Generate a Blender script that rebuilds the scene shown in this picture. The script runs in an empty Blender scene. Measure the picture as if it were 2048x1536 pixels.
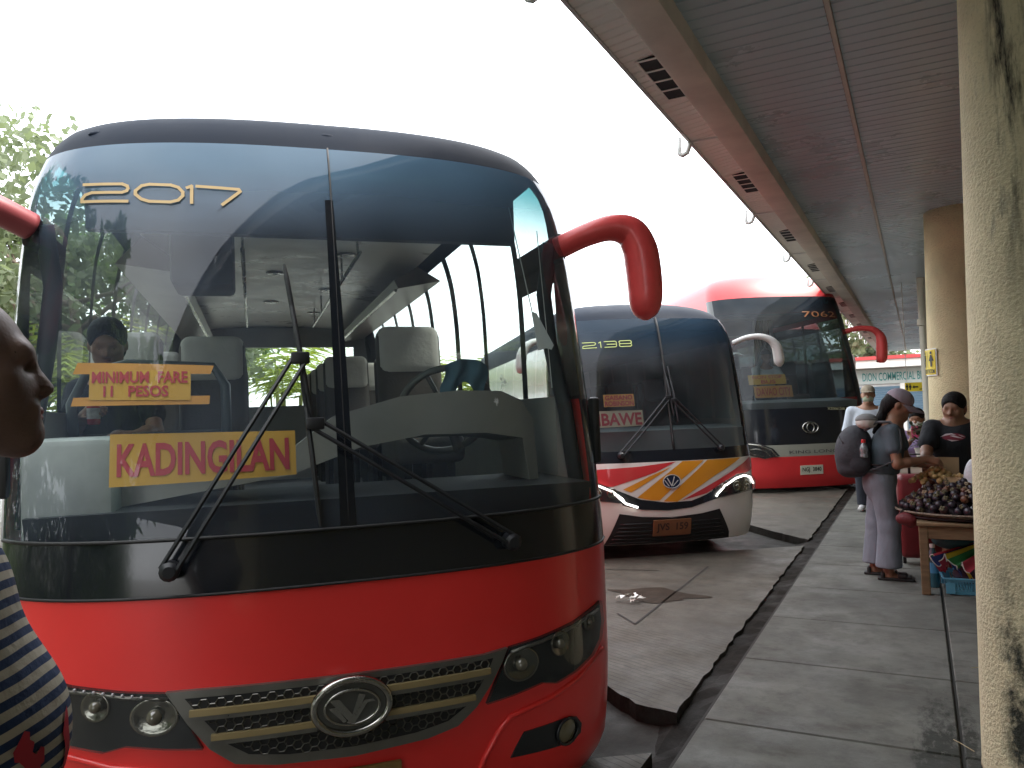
import bpy, bmesh, math, random
import numpy as np
from mathutils import Vector, Matrix
from mathutils.geometry import delaunay_2d_cdt

S = bpy.context.scene
COL = S.collection
R_ = math.radians
random.seed(7)

# ------------------------------------------------------------------ camera
cam = bpy.data.objects.new('camera', bpy.data.cameras.new('camera'))
COL.objects.link(cam)
_f = Vector((-0.4600, 0.8872, 0.0360)).normalized()
_r = Vector((0.8868, 0.4610, -0.0360)); _r = (_r - _f * _r.dot(_f)).normalized()
_u = _r.cross(_f)
cam.matrix_world = Matrix(((_r.x, _u.x, -_f.x, 0.0), (_r.y, _u.y, -_f.y, 0.0), (_r.z, _u.z, -_f.z, 1.45), (0, 0, 0, 1)))
cam.data.sensor_width = 36.0
cam.data.lens = 36.0 * 1560 / 2048
cam.data.clip_start = 0.02
cam.data.clip_end = 2000
S.camera = cam

# ------------------------------------------------------------------ world, sun, exposure
SUN_EL, SUN_AZ = 60.0, 42.0          # azimuth counted from +X towards +Y
W = bpy.data.worlds.new('World'); S.world = W; W.use_nodes = True
nt = W.node_tree; nt.nodes.clear()
wo = nt.nodes.new('ShaderNodeOutputWorld'); bg = nt.nodes.new('ShaderNodeBackground')
sky = nt.nodes.new('ShaderNodeTexSky'); sky.sky_type = 'NISHITA'; sky.sun_disc = False
sky.sun_elevation = R_(SUN_EL); sky.sun_rotation = R_(90 - SUN_AZ)
sky.dust_density = 5.0; sky.air_density = 1.0; sky.ozone_density = 1.0
mixw = nt.nodes.new('ShaderNodeMix'); mixw.data_type = 'RGBA'
tc = nt.nodes.new('ShaderNodeTexCoord'); nz = nt.nodes.new('ShaderNodeTexNoise')
nz.inputs['Scale'].default_value = 2.2; nz.inputs['Detail'].default_value = 5
rmp = nt.nodes.new('ShaderNodeMapRange'); rmp.inputs['From Min'].default_value = 0.35; rmp.inputs['From Max'].default_value = 0.65
rmp.inputs['To Min'].default_value = 0.55; rmp.inputs['To Max'].default_value = 0.9
nt.links.new(tc.outputs['Generated'], nz.inputs['Vector']); nt.links.new(nz.outputs['Fac'], rmp.inputs['Value'])
nt.links.new(rmp.outputs['Result'], mixw.inputs['Factor'])
nt.links.new(sky.outputs['Color'], mixw.inputs['A']); mixw.inputs['B'].default_value = (9.0, 9.2, 9.5, 1)   # thin bright cloud
nt.links.new(mixw.outputs['Result'], bg.inputs['Color']); bg.inputs['Strength'].default_value = 0.15
nt.links.new(bg.outputs['Background'], wo.inputs['Surface'])

sun = bpy.data.objects.new('sun', bpy.data.lights.new('sun', 'SUN')); COL.objects.link(sun)
sun.data.energy = 1.3; sun.data.angle = R_(12); sun.data.color = (1.0, 0.95, 0.87)
sd = Vector((math.cos(R_(SUN_EL)) * math.cos(R_(SUN_AZ)), math.cos(R_(SUN_EL)) * math.sin(R_(SUN_AZ)), math.sin(R_(SUN_EL))))
sun.rotation_euler = sd.to_track_quat('Z', 'Y').to_euler(); sun.location = (0, 0, 30)

S.view_settings.view_transform = 'Standard'; S.view_settings.look = 'None'
S.view_settings.gamma = 1.0; S.view_settings.exposure = 2.0
S.cycles.max_bounces = 10; S.cycles.transparent_max_bounces = 16; S.cycles.diffuse_bounces = 5; S.cycles.glossy_bounces = 4
S.cycles.use_denoising = True; S.cycles.sample_clamp_indirect = 6.0

# ------------------------------------------------------------------ materials
MATS = {}
def mat(name, col=(.5, .5, .5), rough=.5, metal=0.0, bump=0.0, bscale=60.0, var=0.0, vscale=4.0, coat=0.0, spec=.5, emis=None, es=0.0, trans=0.0, detail=6.0, sub=0.0, rvar=0.0, stretch=None, aniso_var=None):
    if name in MATS: return MATS[name]
    m = bpy.data.materials.new(name); m.use_nodes = True; MATS[name] = m
    n = m.node_tree.nodes; l = m.node_tree.links; p = n['Principled BSDF']
    p.inputs['Base Color'].default_value = (*col, 1); p.inputs['Roughness'].default_value = rough
    p.inputs['Metallic'].default_value = metal; p.inputs['Specular IOR Level'].default_value = spec
    p.inputs['Coat Weight'].default_value = coat; p.inputs['Coat Roughness'].default_value = .05
    p.inputs['Transmission Weight'].default_value = trans
    if sub: p.inputs['Subsurface Weight'].default_value = sub; p.inputs['Subsurface Radius'].default_value = (.01, .004, .002)
    if emis: p.inputs['Emission Color'].default_value = (*emis, 1); p.inputs['Emission Strength'].default_value = es
    t = n.new('ShaderNodeTexCoord'); src = t.outputs['Object']
    if stretch:
        mp = n.new('ShaderNodeMapping'); mp.inputs['Scale'].default_value = stretch; l.new(src, mp.inputs['Vector']); src = mp.outputs['Vector']
    if var or rvar:
        z = n.new('ShaderNodeTexNoise'); z.inputs['Scale'].default_value = vscale; z.inputs['Detail'].default_value = detail; z.inputs['Roughness'].default_value = .6
        l.new(src, z.inputs['Vector'])
        if var:
            r = n.new('ShaderNodeMapRange'); r.inputs['From Min'].default_value = .25; r.inputs['From Max'].default_value = .75
            r.inputs['To Min'].default_value = 1 - var; r.inputs['To Max'].default_value = 1 + var; l.new(z.outputs['Fac'], r.inputs['Value'])
            h = n.new('ShaderNodeVectorMath'); h.operation = 'SCALE'; h.inputs[0].default_value = col; l.new(r.outputs['Result'], h.inputs['Scale'])
            l.new(h.outputs['Vector'], p.inputs['Base Color'])
        if rvar:
            r2 = n.new('ShaderNodeMapRange'); r2.inputs['From Min'].default_value = .3; r2.inputs['From Max'].default_value = .7
            r2.inputs['To Min'].default_value = max(.02, rough - rvar); r2.inputs['To Max'].default_value = min(1, rough + rvar); l.new(z.outputs['Fac'], r2.inputs['Value'])
            l.new(r2.outputs['Result'], p.inputs['Roughness'])
    if bump:
        z2 = n.new('ShaderNodeTexNoise'); z2.inputs['Scale'].default_value = bscale; z2.inputs['Detail'].default_value = 4
        l.new(src, z2.inputs['Vector']); b = n.new('ShaderNodeBump'); b.inputs['Strength'].default_value = bump; b.inputs['Distance'].default_value = .02
        l.new(z2.outputs['Fac'], b.inputs['Height']); l.new(b.outputs['Normal'], p.inputs['Normal'])
    return m

def glass(name, tint=(.8, .85, .85), dust_haze=.04, band=None, haze_film=(0, (.2, .33, .5)), ior=1.5, dust_haze_col=(.45, .5, .55), rough=.0, refl=1.0):
    """thin sheet: see-through tint + fresnel reflection + painted lens haze + a little dust; band=(z0, z1, colour) is a tinted sun strip"""
    if name in MATS: return MATS[name]
    m = bpy.data.materials.new(name); m.use_nodes = True; MATS[name] = m
    n = m.node_tree.nodes; l = m.node_tree.links; n.clear()
    o = n.new('ShaderNodeOutputMaterial'); tr = n.new('ShaderNodeBsdfTransparent'); gl = n.new('ShaderNodeBsdfGlossy'); df = n.new('ShaderNodeBsdfDiffuse')
    gl.inputs['Roughness'].default_value = rough; df.inputs['Color'].default_value = (*dust_haze_col, 1); tr.inputs['Color'].default_value = (*tint, 1)
    gl.inputs['Color'].default_value = (refl, refl, refl, 1)
    t = n.new('ShaderNodeTexCoord')
    if band:
        s = n.new('ShaderNodeSeparateXYZ'); l.new(t.outputs['Object'], s.inputs[0])
        r = n.new('ShaderNodeMapRange'); r.inputs['From Min'].default_value = band[0]; r.inputs['From Max'].default_value = band[1]; r.interpolation_type = 'SMOOTHSTEP'
        l.new(s.outputs['Z'], r.inputs['Value'])
        mx = n.new('ShaderNodeMix'); mx.data_type = 'RGBA'; mx.inputs['A'].default_value = (*tint, 1); mx.inputs['B'].default_value = (*band[2], 1)
        l.new(r.outputs['Result'], mx.inputs['Factor']); l.new(mx.outputs['Result'], tr.inputs['Color'])
    nz = n.new('ShaderNodeTexNoise'); nz.inputs['Scale'].default_value = 3.0; nz.inputs['Detail'].default_value = 6; l.new(t.outputs['Object'], nz.inputs['Vector'])
    r2 = n.new('ShaderNodeMapRange'); r2.inputs['From Min'].default_value = .3; r2.inputs['From Max'].default_value = .75; r2.inputs['To Min'].default_value = dust_haze * .4; r2.inputs['To Max'].default_value = dust_haze * 1.5
    l.new(nz.outputs['Fac'], r2.inputs['Value'])
    fac = r2.outputs['Result']
    if band and haze_film[0]:  # paints bluish lens haze into the sun strip band
        mm = n.new('ShaderNodeMath'); mm.operation = 'MULTIPLY_ADD'; l.new(r.outputs['Result'], mm.inputs[0]); mm.inputs[1].default_value = haze_film[0]; l.new(fac, mm.inputs[2]); fac = mm.outputs[0]
        dm = n.new('ShaderNodeMix'); dm.data_type = 'RGBA'; l.new(r.outputs['Result'], dm.inputs['Factor']); dm.inputs['A'].default_value = (*dust_haze_col, 1); dm.inputs['B'].default_value = (*haze_film[1], 1); l.new(dm.outputs['Result'], df.inputs['Color'])
    m1 = n.new('ShaderNodeMixShader'); l.new(fac, m1.inputs[0]); l.new(tr.outputs[0], m1.inputs[1]); l.new(df.outputs[0], m1.inputs[2])
    fr = n.new('ShaderNodeFresnel'); ge = n.new('ShaderNodeNewGeometry'); io = n.new('ShaderNodeMapRange')      # same reflection from both faces of the sheet
    io.inputs['To Min'].default_value = ior; io.inputs['To Max'].default_value = 1 / ior; l.new(ge.outputs['Backfacing'], io.inputs['Value']); l.new(io.outputs['Result'], fr.inputs['IOR'])
    m2 = n.new('ShaderNodeMixShader'); l.new(fr.outputs[0], m2.inputs[0]); l.new(m1.outputs[0], m2.inputs[1]); l.new(gl.outputs[0], m2.inputs[2])
    l.new(m2.outputs[0], o.inputs['Surface'])
    return m

# ------------------------------------------------------------------ mesh helpers
class MB:
    def __init__(s): s.v = []; s.f = []
    def add(s, vs, fs):
        k = len(s.v); s.v += [tuple(map(float, p)) for p in vs]; s.f += [tuple(k + i for i in f) for f in fs]; return s
    def box(s, lo, hi, rot=None, at=None):
        x0, y0, z0 = lo; x1, y1, z1 = hi
        v = [(x0, y0, z0), (x1, y0, z0), (x1, y1, z0), (x0, y1, z0), (x0, y0, z1), (x1, y0, z1), (x1, y1, z1), (x0, y1, z1)]
        if rot is not None:
            M = rot; v = [tuple(M @ Vector(p)) for p in v]
        if at is not None: v = [(p[0] + at[0], p[1] + at[1], p[2] + at[2]) for p in v]
        return s.add(v, [(0, 3, 2, 1), (4, 5, 6, 7), (0, 1, 5, 4), (1, 2, 6, 5), (2, 3, 7, 6), (3, 0, 4, 7)])
    def bbox(s, lo, hi, b=.01, rot=None, at=None, seg=2):
        bm = bmesh.new(); bmesh.ops.create_cube(bm, size=1)
        for v in bm.verts: v.co = Vector((lo[i] + (v.co[i] + .5) * (hi[i] - lo[i]) for i in range(3)))
        bmesh.ops.bevel(bm, geom=bm.edges[:], offset=b, segments=seg, affect='EDGES', profile=.5)
        return s.bm(bm, rot, at)
    def bm(s, bm, rot=None, at=None):
        bm.verts.index_update(); vs = [v.co.copy() for v in bm.verts]
        if rot is not None: vs = [rot @ v for v in vs]
        if at is not None: vs = [v + Vector(at) for v in vs]
        s.add(vs, [[v.index for v in f.verts] for f in bm.faces]); bm.free(); return s
    def tube(s, pts, r, n=8, cap=True, flat=1.0):
        P = [Vector(p) for p in pts]; rr = r if isinstance(r, (list, tuple)) else [r] * len(P)
        vs = []; fs = []; prev = None
        for i, p in enumerate(P):
            d = (P[min(i + 1, len(P) - 1)] - P[max(i - 1, 0)]).normalized()
            if prev is None:
                a = Vector((0, 0, 1)) if abs(d.z) < .9 else Vector((1, 0, 0)); u = d.cross(a).normalized()
            else: u = (prev - d * prev.dot(d)).normalized()
            prev = u; w = d.cross(u)
            for k in range(n):
                t = 2 * math.pi * k / n; vs.append(p + (u * math.cos(t) + w * math.sin(t) * flat) * rr[i])
        for i in range(len(P) - 1):
            for k in range(n): fs.append((i * n + k, i * n + (k + 1) % n, (i + 1) * n + (k + 1) % n, (i + 1) * n + k))
        if cap: fs += [tuple(range(n))[::-1], tuple((len(P) - 1) * n + k for k in range(n))]
        return s.add(vs, fs)
    def lathe(s, prof, n=24, at=(0, 0, 0), rot=None, cap=True, sx=1.0, sy=1.0):
        vs = []; fs = []
        for (r, z) in prof:
            for k in range(n): t = 2 * math.pi * k / n; vs.append(Vector((r * math.cos(t) * sx, r * math.sin(t) * sy, z)))
        for i in range(len(prof) - 1):
            for k in range(n): fs.append((i * n + k, i * n + (k + 1) % n, (i + 1) * n + (k + 1) % n, (i + 1) * n + k))
        if cap: fs += [tuple(range(n))[::-1], tuple((len(prof) - 1) * n + k for k in range(n))]
        if rot is not None: vs = [rot @ v for v in vs]
        return s.add([v + Vector(at) for v in vs], fs)
    def prism(s, poly, z0, z1):
        n = len(poly); vs = [(x, y, z0) for x, y in poly] + [(x, y, z1) for x, y in poly]
        return s.add(vs, [tuple(range(n))[::-1], tuple(range(n, 2 * n))] + [(i, (i + 1) % n, n + (i + 1) % n, n + i) for i in range(n)])
    def ball(s, c, r, seg=12, rings=8, sc=(1, 1, 1)):
        bm = bmesh.new(); bmesh.ops.create_uvsphere(bm, u_segments=seg, v_segments=rings, radius=r)
        for v in bm.verts: v.co = Vector((v.co.x * sc[0], v.co.y * sc[1], v.co.z * sc[2]))
        return s.bm(bm, at=c)
    def rect(s, a, b, c, d): return s.add([a, b, c, d], [(0, 1, 2, 3)])

def new_obj(name, me, m=None, parent=None):
    o = bpy.data.objects.new(name, me)
    for x in (m if isinstance(m, (list, tuple)) else [m]):
        if x is not None: me.materials.append(x)
    COL.objects.link(o)
    if parent is not None: o.parent = parent
    return o
def build(name, mb, m, parent=None, smooth=None, merge=False):
    me = bpy.data.meshes.new(name); me.from_pydata(mb.v, [], mb.f); me.update()
    if merge or smooth:
        bm = bmesh.new(); bm.from_mesh(me)
        if merge: bmesh.ops.remove_doubles(bm, verts=bm.verts[:], dist=1e-4); bmesh.ops.dissolve_degenerate(bm, edges=bm.edges[:], dist=1e-5)
        bmesh.ops.recalc_face_normals(bm, faces=bm.faces[:]); bm.to_mesh(me); bm.free()
    if smooth:
        me.polygons.foreach_set('use_smooth', [True] * len(me.polygons))
        if smooth is not True: me.set_sharp_from_angle(angle=R_(smooth))
    return new_obj(name, me, m, parent)
def tag(o, label=None, cat=None, group=None, kind=None):
    if label: o['label'] = label
    if cat: o['category'] = cat
    if group: o['group'] = group
    if kind: o['kind'] = kind
    return o
def thing(name, label, cat, loc=(0, 0, 0), rz=0, group=None):
    o = bpy.data.objects.new(name, None); COL.objects.link(o); o.location = loc; o.rotation_euler = (0, 0, rz); o.empty_display_size = .1
    return tag(o, label, cat, group)
def struct(name, mb, m, smooth=None): return tag(build(name, mb, m, None, smooth), kind='structure')
def copy_tree(o, parent=None):
    c = o.copy(); COL.objects.link(c)
    if parent is not None: c.parent = parent
    for ch in list(o.children): copy_tree(ch, c)
    return c
def lin(*c): return tuple(((x / 255) / 12.92 if x / 255 <= .04045 else ((x / 255 + .055) / 1.055) ** 2.4) for x in c)

def text_tris(txt, size=1.0, bold=0.0, spacing=1.0):
    cu = bpy.data.curves.new('lettering', 'FONT'); cu.body = txt; cu.size = size; cu.offset = bold; cu.space_character = spacing; cu.fill_mode = 'FRONT'; cu.resolution_u = 3
    o = bpy.data.objects.new('lettering', cu); COL.objects.link(o); bpy.context.view_layer.update()
    dg = bpy.context.evaluated_depsgraph_get(); me = bpy.data.meshes.new_from_object(o.evaluated_get(dg))
    v = [(p.co.x, p.co.y) for p in me.vertices]; f = [tuple(p.vertices) for p in me.polygons]
    bpy.data.objects.remove(o); bpy.data.curves.remove(cu); bpy.data.meshes.remove(me)
    xs = [p[0] for p in v]; ys = [p[1] for p in v]
    return v, f, (min(xs), min(ys), max(xs), max(ys))
def text_on(name, txt, fn, x0, x1, y0, y1, m, parent=None, bold=0.0, spacing=1.0):
    """fit the words into the rectangle (x0..x1, y0..y1) of the surface fn(x, y) -> point"""
    v, f, b = text_tris(txt, 1.0, bold, spacing)
    mb = MB(); mb.add([fn(x0 + (p[0] - b[0]) / (b[2] - b[0]) * (x1 - x0), y0 + (p[1] - b[1]) / (b[3] - b[1]) * (y1 - y0)) for p in v], f)
    return build(name, mb, m, parent)

def cdt(poly, step, holes=()):
    """triangulate a 2-d outline with inner points so it can follow a curved surface"""
    def dens(pl):
        out = []
        for i, p in enumerate(pl):
            q = pl[(i + 1) % len(pl)]; L = math.hypot(q[0] - p[0], q[1] - p[1]); k = max(1, int(L / step + .5))
            out += [(p[0] + (q[0] - p[0]) * j / k, p[1] + (q[1] - p[1]) * j / k) for j in range(k)]
        return out
    outer = dens(poly); pts = [Vector(p) for p in outer]; faces = [list(range(len(outer)))]
    def inside(p, pl):
        c = False; n = len(pl)
        for i in range(n):
            a, b = pl[i], pl[i - 1]
            if (a[1] > p[1]) != (b[1] > p[1]) and p[0] < (b[0] - a[0]) * (p[1] - a[1]) / (b[1] - a[1]) + a[0]: c = not c
        return c
    def near(p, pl): return min((p[0] - q[0]) ** 2 + (p[1] - q[1]) ** 2 for q in pl) < (step * .45) ** 2
    xs = [p[0] for p in poly]; ys = [p[1] for p in poly]; extra = []
    y = min(ys) + step / 2
    while y < max(ys):
        x = min(xs) + step / 2
        while x < max(xs):
            if inside((x, y), outer) and not near((x, y), outer): extra.append(Vector((x, y)))
            x += step
        y += step
    r = delaunay_2d_cdt(pts + extra, [], faces, 1, 1e-6)
    return [tuple(p) for p in r[0]], [tuple(f) for f in r[2]], outer
def patch(name, poly, fn, m, parent=None, off=.004, step=.05, depth=.0, smooth=30):
    """sheet (or a slab of the given depth) that follows surface fn(x, y, off)"""
    v, f, outer = cdt(poly, step); mb = MB(); k = len(v)
    mb.add([fn(x, y, off) for x, y in v], f)
    if depth:
        n = len(outer); mb.add([fn(x, y, off) for x, y in outer] + [fn(x, y, off - depth) for x, y in outer], [(i, (i + 1) % n, n + (i + 1) % n, n + i) for i in range(n)])
    return build(name, mb, m, parent, smooth, merge=True)

def pchip(xs, ys):
    xs = np.array(xs, float); ys = np.array(ys, float); d = np.diff(ys) / np.diff(xs); mm = np.zeros_like(ys)
    mm[1:-1] = [0 if a * b <= 0 else 2 * a * b / (a + b) for a, b in zip(d[:-1], d[1:])]; mm[0] = d[0]; mm[-1] = d[-1]
    def f(x):
        x = np.clip(x, xs[0], xs[-1]); i = np.clip(np.searchsorted(xs, x) - 1, 0, len(xs) - 2); h = xs[i + 1] - xs[i]; t = (x - xs[i]) / h
        return (2 * t**3 - 3 * t**2 + 1) * ys[i] + (t**3 - 2 * t**2 + t) * h * mm[i] + (-2 * t**3 + 3 * t**2) * ys[i + 1] + (t**3 - t**2) * h * mm[i + 1]
    return f

# ------------------------------------------------------------------ organic surfaces: smooth union of tapered limbs, meshed by surface nets
def axis(lo, hi, h, fine=()):
    out = [lo]
    while out[-1] < hi:
        s = h
        for a, b, g in fine:
            if a - h * .5 <= out[-1] <= b: s = min(s, g)
        out.append(out[-1] + s)
    return np.array(out)
def cap_(a, b, ra, rb=None, k=.03): return ('c', np.array(a, float), np.array(b, float), ra, ra if rb is None else rb, k)
def ell(c, r, k=.03, rot=None): return ('e', np.array(c, float), np.array(r, float), k, None if rot is None else np.array(rot.to_3x3() if hasattr(rot, 'to_3x3') else rot))
def field(prims, X, Y, Z):
    D = None
    for p in prims:
        neg = p[0] == '-'; inter = p[0] == '&'
        if neg: p = p[1]
        if p[0] == 'c':
            _, a, b, ra, rb, k = p; ab = b - a; L = max(float(ab @ ab), 1e-12)
            px, py, pz = X - a[0], Y - a[1], Z - a[2]
            t = np.clip((px * ab[0] + py * ab[1] + pz * ab[2]) / L, 0, 1)
            d = np.sqrt((px - t * ab[0])**2 + (py - t * ab[1])**2 + (pz - t * ab[2])**2) - (ra + (rb - ra) * t)
        elif p[0] == 'e':
            _, c, r, k, rot = p; px, py, pz = X - c[0], Y - c[1], Z - c[2]
            if rot is not None:
                M = rot.T; px, py, pz = M[0, 0] * px + M[0, 1] * py + M[0, 2] * pz, M[1, 0] * px + M[1, 1] * py + M[1, 2] * pz, M[2, 0] * px + M[2, 1] * py + M[2, 2] * pz
            k0 = np.sqrt((px / r[0])**2 + (py / r[1])**2 + (pz / r[2])**2); k1 = np.sqrt((px / r[0]**2)**2 + (py / r[1]**2)**2 + (pz / r[2]**2)**2)
            d = k0 * (k0 - 1) / np.maximum(k1, 1e-9)
        elif p[0] == '&':                # keep only the side of a plane: ('&', point, normal pointing out)
            _, c, nn = p; d = (X - c[0]) * nn[0] + (Y - c[1]) * nn[1] + (Z - c[2]) * nn[2]; D = np.maximum(D, d); continue
        d = d.astype(np.float32)
        if D is None: D = d
        elif neg:
            h = np.clip(.5 - .5 * (D + d) / k, 0, 1); D = D * (1 - h) - d * h + k * h * (1 - h)
        elif k <= 0: D = np.minimum(D, d)
        else:
            h = np.clip(.5 + .5 * (D - d) / k, 0, 1); D = D * (1 - h) + d * h - k * h * (1 - h)
    return D
def nets(prims, xa, ya, za):
    X, Y, Z = (a.astype(np.float32) for a in np.meshgrid(xa, ya, za, indexing='ij', sparse=True))
    D = field(prims, X, Y, Z); D = np.broadcast_to(D, (len(xa), len(ya), len(za)))
    ins = D < 0
    cs = [(i, j, k) for i in (0, 1) for j in (0, 1) for k in (0, 1)]
    nx, ny, nz_ = len(xa) - 1, len(ya) - 1, len(za) - 1
    cnt = sum(ins[i:i + nx, j:j + ny, k:k + nz_].astype(np.int8) for i, j, k in cs)
    act = (cnt > 0) & (cnt < 8); I, J, K = np.nonzero(act); idx = -np.ones(act.shape, int); idx[I, J, K] = np.arange(len(I))
    acc = np.zeros((len(I), 3)); num = np.zeros(len(I))
    for c in cs:
        for ax in range(3):
            if c[ax]: continue
            e = list(c); e[ax] = 1
            d0 = D[I + c[0], J + c[1], K + c[2]]; d1 = D[I + e[0], J + e[1], K + e[2]]
            m_ = (d0 < 0) != (d1 < 0); t = np.where(m_, d0 / np.where(m_, d0 - d1, 1), 0)
            p0 = np.stack([xa[I + c[0]], ya[J + c[1]], za[K + c[2]]], 1); p1 = np.stack([xa[I + e[0]], ya[J + e[1]], za[K + e[2]]], 1)
            acc += np.where(m_[:, None], p0 + (p1 - p0) * t[:, None], 0); num += m_
    V = acc / np.maximum(num, 1)[:, None]; F = []
    for ax in range(3):
        a, b = [(1, 2), (2, 0), (0, 1)][ax]
        sl0 = [slice(1, -1)] * 3; sl0[ax] = slice(0, -1); sl1 = [slice(1, -1)] * 3; sl1[ax] = slice(1, None)
        s0 = ins[tuple(sl0)]; s1 = ins[tuple(sl1)]; q = np.argwhere(s0 != s1)
        if not len(q): continue
        st = s0[tuple(q.T)]
        g = q + 1; g[:, ax] -= 1
        def at(da, db):
            h = g.copy(); h[:, a] += da; h[:, b] += db; return idx[h[:, 0], h[:, 1], h[:, 2]]
        quad = np.stack([at(-1, -1), at(0, -1), at(0, 0), at(-1, 0)], 1)
        quad[~st] = quad[~st][:, ::-1]; quad = quad[(quad >= 0).all(1)]; F.append(quad)
    return V, np.concatenate(F)
def blob(name, prims, m, parent=None, h=.01, fine=((), (), ()), pad=.03, bounds=None, post=None):
    if bounds is None:
        lo = np.full(3, 1e9); hi = -lo
        for p in prims:
            if p[0] == 'c':
                for q, r in ((p[1], p[3]), (p[2], p[4])): lo = np.minimum(lo, q - r); hi = np.maximum(hi, q + r)
            elif p[0] == 'e': lo = np.minimum(lo, p[1] - max(p[2])); hi = np.maximum(hi, p[1] + max(p[2]))
        lo -= pad; hi += pad
    else: lo, hi = bounds
    V, F = nets(prims, axis(lo[0], hi[0], h, fine[0]), axis(lo[1], hi[1], h, fine[1]), axis(lo[2], hi[2], h, fine[2]))
    if post is not None: V = post(V)
    me = bpy.data.meshes.new(name); me.from_pydata(V.tolist(), [], F.tolist()); me.update()
    me.polygons.foreach_set('use_smooth', [True] * len(me.polygons))
    return new_obj(name, me, m, parent)
# ================================================================== the setting
def concrete(name, col, stain, groove=False, wet=0.0, moss=None):
    m = mat(name, col, rough=.8, spec=.12 if max(col) < .06 else .4); n = m.node_tree.nodes; l = m.node_tree.links; p = n['Principled BSDF']
    t = n.new('ShaderNodeTexCoord'); o = t.outputs['Object']
    def noise(sc, det=6, ro=.6, st=None):
        z = n.new('ShaderNodeTexNoise'); z.inputs['Scale'].default_value = sc; z.inputs['Detail'].default_value = det; z.inputs['Roughness'].default_value = ro
        if st:
            mp = n.new('ShaderNodeMapping'); mp.inputs['Scale'].default_value = st; l.new(o, mp.inputs['Vector']); l.new(mp.outputs['Vector'], z.inputs['Vector'])
        else: l.new(o, z.inputs['Vector'])
        return z.outputs['Fac']
    def rng(x, a, b, c, d):
        r = n.new('ShaderNodeMapRange'); r.inputs['From Min'].default_value = a; r.inputs['From Max'].default_value = b; r.inputs['To Min'].default_value = c; r.inputs['To Max'].default_value = d
        l.new(x, r.inputs['Value']); return r.outputs['Result']
    def mixc(f, a, b):
        x = n.new('ShaderNodeMix'); x.data_type = 'RGBA'; l.new(f, x.inputs['Factor'])
        for k, v in (('A', a), ('B', b)):
            if isinstance(v, tuple): x.inputs[k].default_value = (*v, 1)
            else: l.new(v, x.inputs[k])
        return x.outputs['Result']
    c1 = mixc(rng(noise(1.1, 8, .68), .36, .64, 0, 1), tuple(x * 1.28 for x in col), tuple(x * .70 for x in col))
    c2 = mixc(rng(noise(7, 9, .72), .47, .70, 0, .85), c1, tuple(x * .55 for x in col))
    c3 = mixc(rng(noise(2.1, 7, .65, (1.0, 1.7, 1)), .58, .68, 0, .75), c2, stain)
    c4 = mixc(rng(noise(120, 3), .6, .75, 0, .35), c3, tuple(min(1, x * 1.7) for x in col))
    if moss:
        s_ = n.new('ShaderNodeSeparateXYZ'); l.new(o, s_.inputs[0])
        def mul(a, b_):
            x = n.new('ShaderNodeMath'); x.operation = 'MULTIPLY'; l.new(a, x.inputs[0]); l.new(b_, x.inputs[1]); return x.outputs[0]
        f = mul(mul(rng(s_.outputs['X'], moss[0], moss[0] + .14, 0, 1), rng(s_.outputs['X'], moss[1] - .06, moss[1], 1, 0)), rng(s_.outputs['Y'], 3.3, moss[2], 1, .25))
        f = rng(mul(f, rng(noise(13, 8, .75, (1.6, .7, 1)), .3, .7, .2, 1)), .22, .42, 0, 1); c4 = mixc(f, c4, (.022, .024, .018))
    l.new(c4, p.inputs['Base Color'])
    l.new(rng(noise(2.7, 5), .4, .65, .9 - wet, .55 - wet), p.inputs['Roughness'])
    h = noise(45, 6, .7); b = n.new('ShaderNodeBump'); b.inputs['Strength'].default_value = .35; b.inputs['Distance'].default_value = .01; l.new(h, b.inputs['Height'])
    if groove:
        mp = n.new('ShaderNodeMapping'); mp.inputs['Rotation'].default_value = (0, 0, R_(-66)); l.new(o, mp.inputs['Vector'])
        w = n.new('ShaderNodeTexWave'); w.inputs['Scale'].default_value = 7.5; w.inputs['Distortion'].default_value = 2.2; w.inputs['Detail'].default_value = 2; w.inputs['Detail Scale'].default_value = .8; l.new(mp.outputs['Vector'], w.inputs['Vector'])
        mk = rng(noise(.8, 3), .42, .56, 0, 1); g = rng(w.outputs['Fac'], 0, .12, 1, 0)
        mu = n.new('ShaderNodeMath'); mu.operation = 'MULTIPLY'; l.new(mk, mu.inputs[0]); l.new(g, mu.inputs[1])
        c5 = mixc(mu.outputs[0], c4, tuple(x * .35 for x in col)); l.new(c5, p.inputs['Base Color'])
    l.new(b.outputs['Normal'], p.inputs['Normal'])
    return m
M_walk = concrete('walkway_concrete', (.113, .113, .098), (.06, .055, .045), moss=(-.16, .20, 4.6))
M_apron = concrete('apron_concrete', (.088, .080, .063), (.05, .040, .029), groove=True, wet=.1)
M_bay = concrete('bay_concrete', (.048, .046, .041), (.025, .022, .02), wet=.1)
M_dirt = concrete('gutter_dirt', (.019, .016, .013), (.03, .025, .02))
M_joint = mat('joint_dark', (.03, .028, .025), .9)

g = MB(); g.rect((-900, -900, -.090), (900, -900, -.090), (900, 900, -.090), (-900, 900, -.090)); struct('ground', g, concrete('yard_concrete', (.27, .26, .235), (.19, .175, .15)))
g = MB(); g.add([(-1.0, 3.4, -.083), (-1.0, 3.75, -.083), (-2.4, 4.9, -.083), (-6.5, 8.6, -.083), (-8.2, 6.6, -.083), (-2.0, 1.6, -.083), (-1.2, 2.9, -.083)], [tuple(range(7))]); g.add([(-1.0, 8.2, -.083), (-1.0, 9.0, -.083), (-1.7, 9.6, -.083), (-6.5, 15.0, -.083), (-7.9, 13.2, -.083), (-2.9, 7.0, -.083)], [tuple(range(6))]); struct('bay_floor', g, M_bay)

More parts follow.
